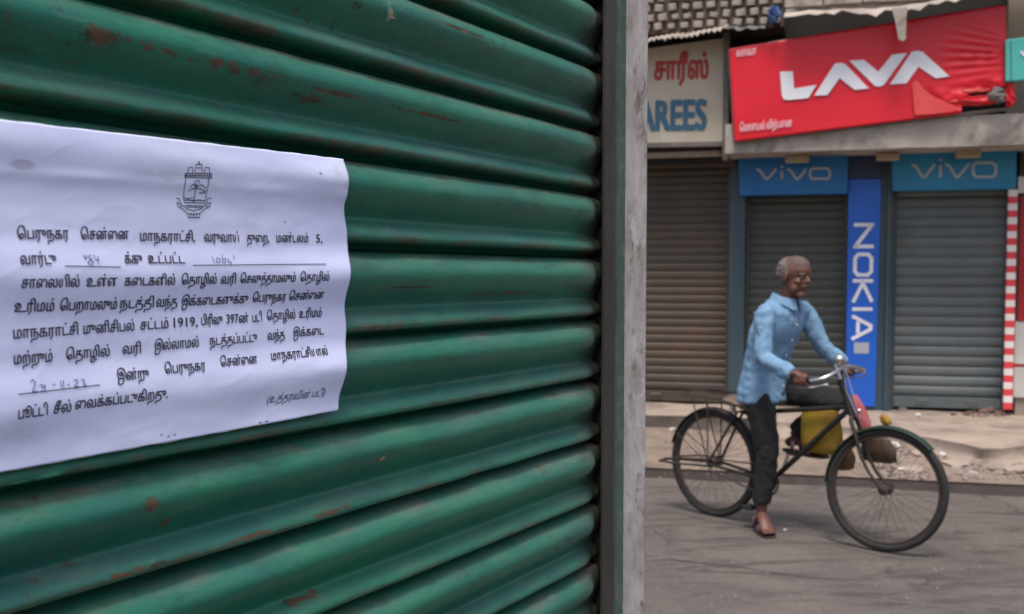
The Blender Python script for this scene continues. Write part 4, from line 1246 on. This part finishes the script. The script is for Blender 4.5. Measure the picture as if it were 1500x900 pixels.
for p, s in ((pl, 1), (pr, -1)):
    mb = MB(); mb.box(p.x - .035, p.x + .035, min(p.y - .02 * s, p.y + .07 * s), max(p.y - .02 * s, p.y + .07 * s), p.z - .012, p.z + .012); mb.obj('pedal', M_['gripblack'], bike, bevel=.004)
# saddle
mb = MB(); rs = []
for i in range(13):
    t = i / 12; x = .14 + .26 * t; w = .085 * (1 - t) ** .8 + .022; zc_ = .735 + .012 * math.cos(t * 6) - .01 * t; hh = .028 - .008 * t
    rs.append([Vector((x, w * math.cos(2 * PI * j / 16), zc_ + hh * math.sin(2 * PI * j / 16))) for j in range(16)])
mb.rings(rs); mb.obj('saddle', M_['leather'], bike, smooth='all')
mb = MB(); mb.tube([SEATT, (.24, 0, .72)], .012, 8); mb.obj('seat_post', M_['chrome'], bike)
for s in (-1, 1):
    mb = MB()
    for k in range(40):
        pass
    mb.tube([(.18 + .018 * math.cos(k * .9), .05 * s + .018 * math.sin(k * .9), .67 + k * .0016) for k in range(34)], .0035, 5); mb.obj('saddle_spring', M_['rust'], bike)
# handlebar
ST = HT + sdir * .10
GR = Vector((.805, -.245, .925)); GL = Vector((.765, .265, .945))
Si = STEER.inverted()
gr_, gl_ = Si @ GR, Si @ GL
mb = MB(); mb.tube([HT, ST, ST + Vector((.03, 0, .0))], .012, 10)
f0 = ST + Vector((.045, 0, -.005))
def bez(a, b, c, d, n=10):
    return [a * (1 - t) ** 3 + b * 3 * t * (1 - t) ** 2 + c * 3 * t * t * (1 - t) + d * t ** 3 for t in [i / n for i in range(n + 1)]]
R_ = bez(f0, f0 + Vector((.05, -.12, 0)), gr_ + Vector((.16, -.03, .0)), gr_ + Vector((.03, 0, .0)))
L2 = bez(f0, f0 + Vector((.05, .12, 0)), gl_ + Vector((.16, .03, .0)), gl_ + Vector((.03, 0, .0)))
mb.tube(R_ + [gr_, gr_ - Vector((.07, 0, .012))], .011, 10); mb.tube(L2 + [gl_, gl_ - Vector((.07, 0, .012))], .011, 10)
mb.obj('handlebar', M_['chrome'], bike, smooth=True, M=STEER)
for g in (gr_, gl_):
    mb = MB(); mb.tube([g + Vector((.05, 0, .004)), g - Vector((.075, 0, .013))], .0155, 12); mb.obj('grip', M_['gripblack'], bike, smooth=True, M=STEER)
for g, s in ((gr_, -1), (gl_, 1)):
    mb = MB(); mb.tube([g + Vector((.14, -.03 * s, -.012)), g + Vector((.06, 0, -.035)), g + Vector((-.03, 0, -.038))], .0045, 6); mb.obj('brake_lever', M_['chrome'], bike, smooth=True, M=STEER)
mb = MB(); mb.tube([ST + Vector((.05, 0, .0)), HL + Vector((.05, 0, -.02))], .004, 6); mb.tube([f0 + Vector((.02, -.05, 0)), HT + Vector((.045, -.03, -.05)), HL + Vector((.035, -.02, 0))], .004, 6); mb.obj('brake_rod', M_['chrome'], bike, M=STEER)
# lamp/bell dome on the bar
mb = MB(); c = f0 + Vector((.0, -.055, .035)); mb.ell(c, (.034, .034, .028), 18, 12); mb.obj('bell', M_['chrome'], bike, smooth='all', M=STEER)
mb = MB(); mb.ell(HL + Vector((.045, -.01, .02)), (.014, .014, .014), 12, 8); mb.obj('lamp_bracket', M_['chrome'], bike, smooth='all', M=STEER)

# bags
def sack(name, mat, secs, label, cat, n=22, seed=0):
    """secs: (x, y, z, rx, ry) rings from the bottom up, bicycle frame"""
    mb_ = MB(); rs = []
    for k, (x, y, z, rx, ry) in enumerate(secs):
        row = []
        for j in range(n):
            a = 2 * PI * j / n
            q = .75 if k < len(secs) - 2 else 1
            cx = math.copysign(abs(math.cos(a)) ** q, math.cos(a)); sy = math.copysign(abs(math.sin(a)) ** q, math.sin(a))
            d = 1 + .16 * noise.noise(Vector((cx * 2 + seed, sy * 2, z * 14)))
            row.append(Vector((x + rx * cx * d, y + ry * sy * d, z + .006 * noise.noise(Vector((a * 2, z * 8, seed))))))
        rs.append(row)
    mb_.rings(rs)
    o = mb_.mesh(name, mat, smooth='all')
    o = link(name, o); o.matrix_world = BIKE
    return tag(o, label, cat)
sack('cloth_bag', M_['bagyellow'], [(.735, .065, .478, .09, .022), (.735, .065, .486, .122, .036), (.73, .065, .54, .130, .042), (.73, .065, .62, .132, .038), (.728, .06, .69, .130, .026), (.725, .055, .722, .124, .014), (.72, .05, .735, .118, .008)],
     'yellow woven bag hanging on the bicycle frame behind the down tube', 'bag', seed=1)
sack('cloth_bag', M_['bagtan'], [(.86, .07, .40, .05, .02), (.86, .07, .41, .078, .035), (.87, .07, .47, .075, .035), (.87, .07, .53, .05, .03), (.88, .06, .57, .03, .015)],
     'orange tan bag below the yellow bag near the down tube', 'bag', seed=4)
sack('cloth_bag', M_['bagbrown'], [(1.05, .15, .46, .07, .03), (1.05, .15, .47, .105, .045), (1.045, .15, .53, .105, .05), (1.03, .14, .585, .09, .035), (1.01, .12, .62, .06, .02)],
     'dark brown bag hanging behind the front wheel', 'bag', seed=6)
sack('red_rag', M_['redcloth'], [(.985, .12, .60, .02, .015), (.98, .12, .62, .035, .02), (.965, .12, .68, .045, .025), (.94, .12, .74, .045, .022), (.92, .12, .79, .03, .018), (.90, .13, .83, .014, .012)],
     'red and pink cloth hanging from the handlebar', 'cloth', seed=9)
o = sack('plastic_bag', M_['bagyellow'], [(1.05, .22, .66, .012, .012), (1.05, .22, .675, .03, .02), (1.04, .22, .70, .028, .02), (1.03, .22, .72, .01, .01)], 'small bright yellow packet above the front mudguard', 'packet', seed=12)

# ================================================================== PERSON
def skin_mat():
    t = NT('brown_skin'); v = t.tc.outputs['Object']
    col = t.mix(t.ramp(t.noise(v, 9, 5, .6), .35, .7), (.150, .060, .038, 1), (.095, .038, .025, 1))
    t.l(col, t.b.inputs['Base Color']); t.setp(Roughness=.5, Subsurface_Weight=.08, Subsurface_Scale=.01)
    t.bump(t.noise(v, 120, 5, .6), .2, .002); return t.m
M_['skin'] = skin_mat()
M_['shirt'] = pm('light_blue_shirt', (.18, .31, .45, 1), (.125, .235, .36, 1), 5, .85, bump=.25, bsc=30, bd=.006)
M_['trouser'] = pm('black_trousers', (.006, .0065, .007, 1), (.010, .010, .011, 1), 7, .9, bump=.2)
M_['hair'] = pm('grey_hair', (.20, .165, .15, 1), (.085, .065, .055, 1), 40, .9, bump=.6, bsc=160, bd=.006)
M_['hairthin'] = pm('thin_hair_top', (.12, .085, .07, 1), (.07, .045, .038, 1), 60, .8, bump=.5, bsc=200)
M_['eyew'] = pm('eye_white', (.20, .16, .14, 1), None, 5, .3, bump=0)
M_['eyed'] = pm('eye_dark', (.02, .012, .01, 1), None, 5, .2, bump=0)
M_['sandal'] = pm('purple_grey_sandal', (.14, .11, .14, 1), (.22, .09, .10, 1), 18, .7)
M_['sole'] = pm('dark_sole', (.04, .025, .022, 1), None, 18, .8)

def remesh(mb_, name, mat, voxel, smooth=4, parent=None, disp=0, dscale=.1):
    me = mb_.mesh(name, mat); o = bpy.data.objects.new(name, me); COL.objects.link(o)
    m = o.modifiers.new('r', 'REMESH'); m.mode = 'VOXEL'; m.voxel_size = voxel; m.use_smooth_shade = True
    if smooth:
        m = o.modifiers.new('s', 'SMOOTH'); m.iterations = smooth; m.factor = .5
    dg = bpy.context.evaluated_depsgraph_get(); dg.update()
    me2 = bpy.data.meshes.new_from_object(o.evaluated_get(dg))
    bpy.data.objects.remove(o)
    if disp:
        for v in me2.vertices:
            p = v.co
            v.co = p + v.normal * disp * (noise.fractal(Vector((p.x, p.y, p.z * .6)) / dscale, 1, 2, 3) + .8 * (abs(noise.noise(Vector((p.x + p.z, p.y, p.z - p.x)) / dscale * .8)) - .3))
    me2.shade_smooth(); me2.name = name
    if not me2.materials: me2.materials.append(mat)
    o = link(name, me2, parent)
    return o

HC = Vector((.60, -.03, 1.495)); HM = Matrix.Translation(HC) @ Matrix.Rotation(math.radians(8), 4, 'Y') @ Matrix.Rotation(math.radians(-6), 4, 'Z')
h = lambda x, y, z: HM @ Vector((x, y, z))
HR = HM.to_3x3()
b = MB()
# head
b.ell(h(-.012, 0, .035), (.098, .076, .084), 24, 16, HR)
b.ell(h(.022, 0, -.030), (.068, .060, .082), 20, 14, HR)
b.ell(h(.030, 0, .045), (.064, .062, .055), 20, 14, HR)
b.ell(h(.074, 0, .026), (.018, .048, .010), 14, 8, HR)
b.tube([h(.080, 0, .022), h(.093, 0, .004), h(.104, 0, -.012), h(.098, 0, -.020)], [.008, .0105, .014, .009], 10)
for s in (-1, 1):
    b.ell(h(.092, .010 * s, -.017), (.010, .008, .007), 10, 8, HR)
    b.ell(h(.058, .040 * s, -.018), (.024, .020, .018), 12, 8, HR)
    b.ell(h(-.008, .078 * s, -.002), (.020, .007, .033), 12, 8, HR @ Matrix.Rotation(.25 * s, 3, 'Z'))
    b.ell(h(.040, .048 * s, -.060), (.030, .014, .030), 12, 8, HR)
b.ell(h(.080, 0, -.046), (.014, .026, .009), 12, 8, HR); b.ell(h(.078, 0, -.058), (.013, .022, .008), 12, 8, HR)
b.ell(h(.068, 0, -.088), (.024, .030, .020), 14, 8, HR)
# neck, torso core
b.tube([(.535, -.03, 1.33), (.555, -.03, 1.38), h(-.01, 0, -.05)], [.065, .052, .056], 18)
b.tube([(.41, -.03, .86), (.43, -.03, 1.0), (.48, -.03, 1.15), (.53, -.03, 1.33)], [(.09, .13), (.085, .12), (.09, .14), (.06, .11)], 18)
def limb(pts, rs_, n=14): b.tube(pts, rs_, n)
SR, ER, WRr = Vector((.515, -.195, 1.295)), Vector((.555, -.262, 1.035)), Vector((.745, -.258, .960))
SL, EL, WL = Vector((.555, .14, 1.300)), Vector((.625, .215, 1.09)), Vector((.735, .268, .985))
limb([SR, (SR + ER) / 2, ER, (ER + WRr) / 2, WRr], [.042, .040, .038, .036, .025])
limb([SL, (SL + EL) / 2, EL, (EL + WL) / 2, WL], [.042, .040, .038, .036, .025])
# hands closed round the grips
def hand(gc, wrist, side):
    ax = Vector((1, 0, .12)).normalized(); upv = Vector((0, 0, 1)); sid = Vector((0, side, 0))
    pc = gc + upv * .026 - sid * .004 + ax * .0
    d = (pc - wrist)
    b.tube([wrist, wrist + d * .45 + upv * .006, pc - ax * .01 - upv * .002, pc + ax * .028 - upv * .006], [(.024, .020), (.030, .020), (.036, .019), (.030, .014)], 12)
    # knuckle row runs along the bar; fingers go over the outside and under it
    for k, (off, ln, rr) in enumerate(((.034, 1.0, .0088), (.013, 1.08, .0092), (-.008, 1.0, .0088), (-.028, .82, .0078))):
        base = gc + ax * off
        P = []
        for a in (75, 35, -10, -55, -100 * ln):
            a = math.radians(a); R = .027
            P.append(base + sid * (R * math.cos(a)) + upv * (R * math.sin(a)))
        b.tube(P, [rr * 1.1, rr * 1.12, rr, rr, rr * .8], 9)
        b.ell(P[1], (rr * 1.25, rr * 1.25, rr * 1.25), 10, 8)
    tb = gc - sid * .020 + upv * .022 - ax * .008
    b.tube([tb, gc - sid * .030 + upv * .006 + ax * .018, gc - sid * .022 - upv * .014 + ax * .036, gc - sid * .010 - upv * .020 + ax * .046], [.013, .0115, .010, .008], 9)
hand(GR, WRr, -1); hand(GL, WL, 1)
# legs
HRp, KR, AR = Vector((.415, -.105, .84)), Vector((.492, -.125, .47)), Vector((.462, -.135, .125))
HLp, KL, AL = Vector((.43, .055, .84)), Vector((.765, .16, .775)), Vector((.475, .16, .545))
limb([HRp, (HRp + KR) / 2, KR, KR * .6 + AR * .4, AR * .8 + KR * .2, AR], [.085, .07, .052, .05, .036, .031])
limb([HLp, (HLp + KL) / 2, KL, KL * .6 + AL * .4, AL * .8 + KL * .2, AL], [.085, .07, .052, .05, .036, .031])
def foot(ank, toe, heelz):
    d = Vector((toe.x - ank.x, toe.y - ank.y, 0)).normalized(); s = Vector((-d.y, d.x, 0))
    heel = ank - d * .045 + Vector((0, 0, heelz))
    ball = toe - d * .055 + Vector((0, 0, .012))
    b.tube([heel, ank + Vector((0, 0, heelz * .5 + .0)), (ank + ball) / 2 + Vector((0, 0, -.004)), ball], [(.026, .026), (.031, .034), (.036, .026), (.042, .016)], 14)
    for k in range(5):
        o_ = (-.032 + .016 * k) * (1 if s.dot(Vector((0, 1, 0))) > 0 else 1)
        ln = (.052, .05, .046, .04, .034)[k] 
        rr = (.0115, .0085, .008, .0078, .0075)[k]
        p0 = ball + s * o_
        b.tube([p0, p0 + d * ln * .6 + Vector((0, 0, .0)), p0 + d * ln + Vector((0, 0, -.005))], [rr, rr, rr * .8], 8)
TR_ = Vector((.605, -.235, .022)); TL_ = Vector((.70, .165, .462))
foot(AR, TR_, -.045); foot(AL, TL_, -.05)
pers = remesh(b, 'person', M_['skin'], .0048, 2)
pers.matrix_world = BIKE
tag(pers, 'grey haired man in light blue shirt and black trousers astride the bicycle', 'person')

# shirt
b = MB()
secs = [(.762, .392, -.03, .142, .176), (.84, .39, -.03, .138, .172), (.95, .40, -.03, .122, .156), (1.06, .425, -.03, .112, .152), (1.16, .46, -.03, .122, .176), (1.25, .495, -.03, .116, .182), (1.305, .52, -.03, .100, .168), (1.345, .538, -.03, .078, .118), (1.378, .55, -.03, .064, .074)]
rs = []
for (z, x, y, rx, ry) in secs:
    lean = (x - .41) * .0
    rs.append([Vector((x + rx * math.cos(2 * PI * j / 32), y + ry * math.sin(2 * PI * j / 32), z + .03 * -math.cos(2 * PI * j / 32) * (1 if z > .85 else 0) + (.006 * math.cos(4 * PI * j / 32) if z < .8 else 0))) for j in range(32)])
b.rings(rs)
def sleeve(S_, E_, W_):
    d = (W_ - E_).normalized()
    end = W_ - d * .005
    b.tube([S_ + Vector((-.005, 0, .0)), S_ * .75 + E_ * .25, S_ * .4 + E_ * .6, E_, E_ * .6 + end * .4, E_ * .2 + end * .8, end, end + d * .012], [.060, .060, .056, .052, .050, .045, .040, .039], 20)
sleeve(SR, ER, WRr); sleeve(SL, EL, WL)
b.ell(SR + Vector((0, .035, .0)), (.060, .07, .055)); b.ell(SL + Vector((0, -.035, .0)), (.060, .07, .055))
shirt = remesh(b, 'shirt', M_['shirt'], .0075, 5, pers, .012, .075)
# collar: two flaps, placket, pocket
b = MB()
for s in (-1, 1):
    pts_in = [(.505, .0), (.485, .055), (.525, .080), (.58, .072), (.612, .038), (.618, .012)]
    n_ = len(pts_in)
    up_ = [Vector((x, -.03 + y * s, 1.402 - .028 * (x - .5) / .1)) for x, y in pts_in]
    dn_ = [Vector((x + (x - .55) * .22, -.03 + y * s * 1.28, 1.402 - .028 * (x - .5) / .1 - .042 - (.022 if i >= n_ - 2 else 0))) for i, (x, y) in enumerate(pts_in)]
    vs = up_ + dn_ + [p + Vector((0, 0, .0)) - (p - Vector((.55, -.03, p.z))).normalized() * .004 for p in up_ + dn_]
    m = 2 * n_
    fs = [(i, i + 1, n_ + i + 1, n_ + i) for i in range(n_ - 1)]
    fs += [(m + i, m + n_ + i, m + n_ + i + 1, m + i + 1) for i in range(n_ - 1)]
    fs += [(i, m + i, m + i + 1, i + 1) for i in range(n_ - 1)] + [(n_ + i, n_ + i + 1, m + n_ + i + 1, m + n_ + i) for i in range(n_ - 1)]
    fs += [(0, n_, m + n_, m), (n_ - 1, m + n_ - 1, m + 2 * n_ - 1, 2 * n_ - 1)]
    b.add(vs, fs)
b.obj('collar', M_['shirt'], shirt, smooth=True)
from mathutils.bvhtree import BVHTree
def front_x(bvh, y, z):
    hit = bvh.ray_cast(Vector((1.5, y, z)), Vector((-1, 0, 0)))
    return hit[0].x if hit[0] else None
bm = bmesh.new(); bm.from_mesh(shirt.data); bv = BVHTree.FromBMesh(bm)
b = MB(); rs = []
for k in range(24):
    z = .81 + k * (1.335 - .81) / 23; x0 = front_x(bv, -.045, z); x1 = front_x(bv, -.015, z)
    if x0 is None or x1 is None: continue
    rs.append([Vector((x0 + .004, -.046, z)), Vector((x1 + .004, -.014, z)), Vector((x1 - .002, -.014, z)), Vector((x0 - .002, -.046, z))])
b.rings(rs); b.obj('placket', M_['shirt'], shirt, smooth='all')
for k in range(6):
    z = .86 + k * .09; x0 = front_x(bv, -.03, z)
    MB().ell((x0 + .006, -.03, z), (.003, .006, .006), 8, 6).obj('button', M_['white'], shirt, smooth='all')
b = MB(); G = []
for j in range(5):
    for i in range(5):
        y = -.155 + .09 * i / 4; z = 1.13 + .10 * j / 4 - (.012 if j == 0 and i in (0, 4) else 0); x0 = front_x(bv, y, z) or .55
        G.append(Vector((x0 + .0045, y, z)))
b.add(G + [g - Vector((.006, 0, 0)) for g in G], [(j * 5 + i, j * 5 + i + 1, j * 5 + i + 6, j * 5 + i + 5) for j in range(4) for i in range(4)] + [(20 + i, 21 + i, 46 + i, 45 + i) for i in range(4)] + [(i, 25 + i, 26 + i, i + 1) for i in range(4)] + [(5 * j, 5 * j + 5, 30 + 5 * j, 25 + 5 * j) for j in range(4)] + [(5 * j + 4, 29 + 5 * j, 34 + 5 * j, 5 * j + 9) for j in range(4)])
b.obj('pocket', M_['shirt'], shirt, smooth=True)
bm.free()
# trousers
b = MB()
b.tube([(.40, -.03, .90), (.385, -.03, .82), (.385, -.03, .765)], [(.100, .130), (.118, .138), (.118, .12)], 24)
kp = KR + Vector((.0, 0, 0))
hem = Vector((.464, -.134, .170))
b.tube([HRp + Vector((0, 0, .0)), HRp * .5 + kp * .5, kp, kp * .5 + hem * .5, hem], [.088, .082, .067, .059, .052], 24)
hemL = AL * .88 + KL * .12
b.tube([HLp, HLp * .5 + KL * .5, KL + Vector((.015, 0, .01)), KL * .5 + AL * .5, hemL], [.088, .086, .078, .070, .064], 24)
remesh(b, 'trousers', M_['trouser'], .0075, 4, pers, .0105, .07)
# hair: sides and back band, thin top
b = MB()
b.ell(h(-.035, 0, .030), (.088, .083, .082), 24, 16, HR)
hr = remesh(b, 'hair', M_['hair'], .004, 1)
bm = bmesh.new(); bm.from_mesh(hr.data)
Hi = HM.inverted()
dl = []
for v in bm.verts:
    q = Hi @ v.co
    lim = .005 + .055 * max(0, (q.z - .0) / .09)         # hairline recedes over the crown
    if q.x > .034 - .35 * max(0, q.z - .06) or q.z < -.045 + .25 * max(0, q.x + .03) or q.x > .0 and q.z < -.005: dl.append(v)
    else: v.co = v.co + v.normal * .006 * noise.fractal(q * 60, 1, 2, 3)
bmesh.ops.delete(bm, geom=dl, context='VERTS')
bm.to_mesh(hr.data); bm.free(); hr.parent = pers
sm = hr.modifiers.new('thickness', 'SOLIDIFY'); sm.thickness = .008; sm.offset = -1
b = MB(); b.ell(h(.004, 0, .058), (.086, .066, .066), 20, 12, HR); b.obj('thin_crown_hair', M_['hairthin'], pers, smooth='all')
# stubble beard and moustache, brows, eyes
b = MB(); b.ell(h(.060, 0, -.090), (.031, .034, .024), 18, 12, HR)
M_['beard'] = pm('grey_stubble', (.19, .135, .115, 1), (.105, .06, .045, 1), 55, .9, bump=.6, bsc=200)
remesh(b, 'beard', M_['beard'], .004, 1, pers, .002, .01)
b = MB(); b.tube([h(.082, -.030, -.045), h(.094, -.012, -.036), h(.097, 0, -.034), h(.094, .012, -.036), h(.082, .030, -.045)], [.003, .005, .0045, .005, .003], 8); b.obj('moustache', M_['beard'], pers, smooth='all')
for s in (-1, 1):
    MB().ell(h(.073, .030 * s, .006), (.012, .013, .010), 14, 10, HR).obj('eye', M_['eyew'], pers, smooth='all')
    MB().ell(h(.0815, .031 * s, .005), (.005, .006, .006), 12, 8, HR).obj('pupil', M_['eyed'], pers, smooth='all')
    MB().tube([h(.084, .012 * s, .023), h(.086, .030 * s, .030), h(.072, .050 * s, .024)], [.004, .0045, .003], 8).obj('eyebrow', M_['hair'], pers, smooth='all')
    MB().ell(h(.079, .030 * s, .013), (.010, .015, .005), 12, 8, HR).obj('eyelid', M_['skin'], pers, smooth='all')
# sandals
def sandal(ank, toe, heelz):
    d = Vector((toe.x - ank.x, toe.y - ank.y, 0)).normalized(); s = Vector((-d.y, d.x, 0))
    zh = ank.z + heelz - .034; zt_ = toe.z - .014
    A = Vector((ank.x, ank.y, 0)) - d * .075; B = Vector((toe.x, toe.y, 0)) + d * .012; L = (B - A).length
    top_, bot = [], []
    n_ = 20
    for k in range(n_):
        a = 2 * PI * k / n_; u = .5 - .5 * math.cos(a); w_ = .048 * abs(math.sin(a)) ** .6 * (.78 + .35 * u) * (1 if math.sin(a) > 0 else -1)
        z_ = zh * (1 - min(1, u / .72)) + zt_ * min(1, u / .72)
        p = A + (B - A) * u + s * w_; top_.append(Vector((p.x, p.y, z_))); bot.append(Vector((p.x, p.y, z_ - .016)))
    sb = MB(); sb.rings([bot, top_]); r_ = sb.obj('sandal', M_['sole'], pers, smooth=False)
    st_ = MB()
    for u, hgt in ((.58, .050), (.66, .046), (.30, .075)):
        c_ = A + (B - A) * u; z_ = zh * (1 - min(1, u / .72)) + zt_ * min(1, u / .72)
        st_.tube([c_ + s * .047 + Vector((0, 0, z_ - .004)), c_ + s * .040 + Vector((0, 0, z_ + hgt * .75)), c_ + Vector((0, 0, z_ + hgt)), c_ - s * .040 + Vector((0, 0, z_ + hgt * .75)), c_ - s * .047 + Vector((0, 0, z_ - .004))], [(.014, .003)] * 5, 8)
    st_.obj('strap', M_['sandal'], r_, smooth='all')
sandal(AR, TR_, -.045); sandal(AL, TL_, -.05)
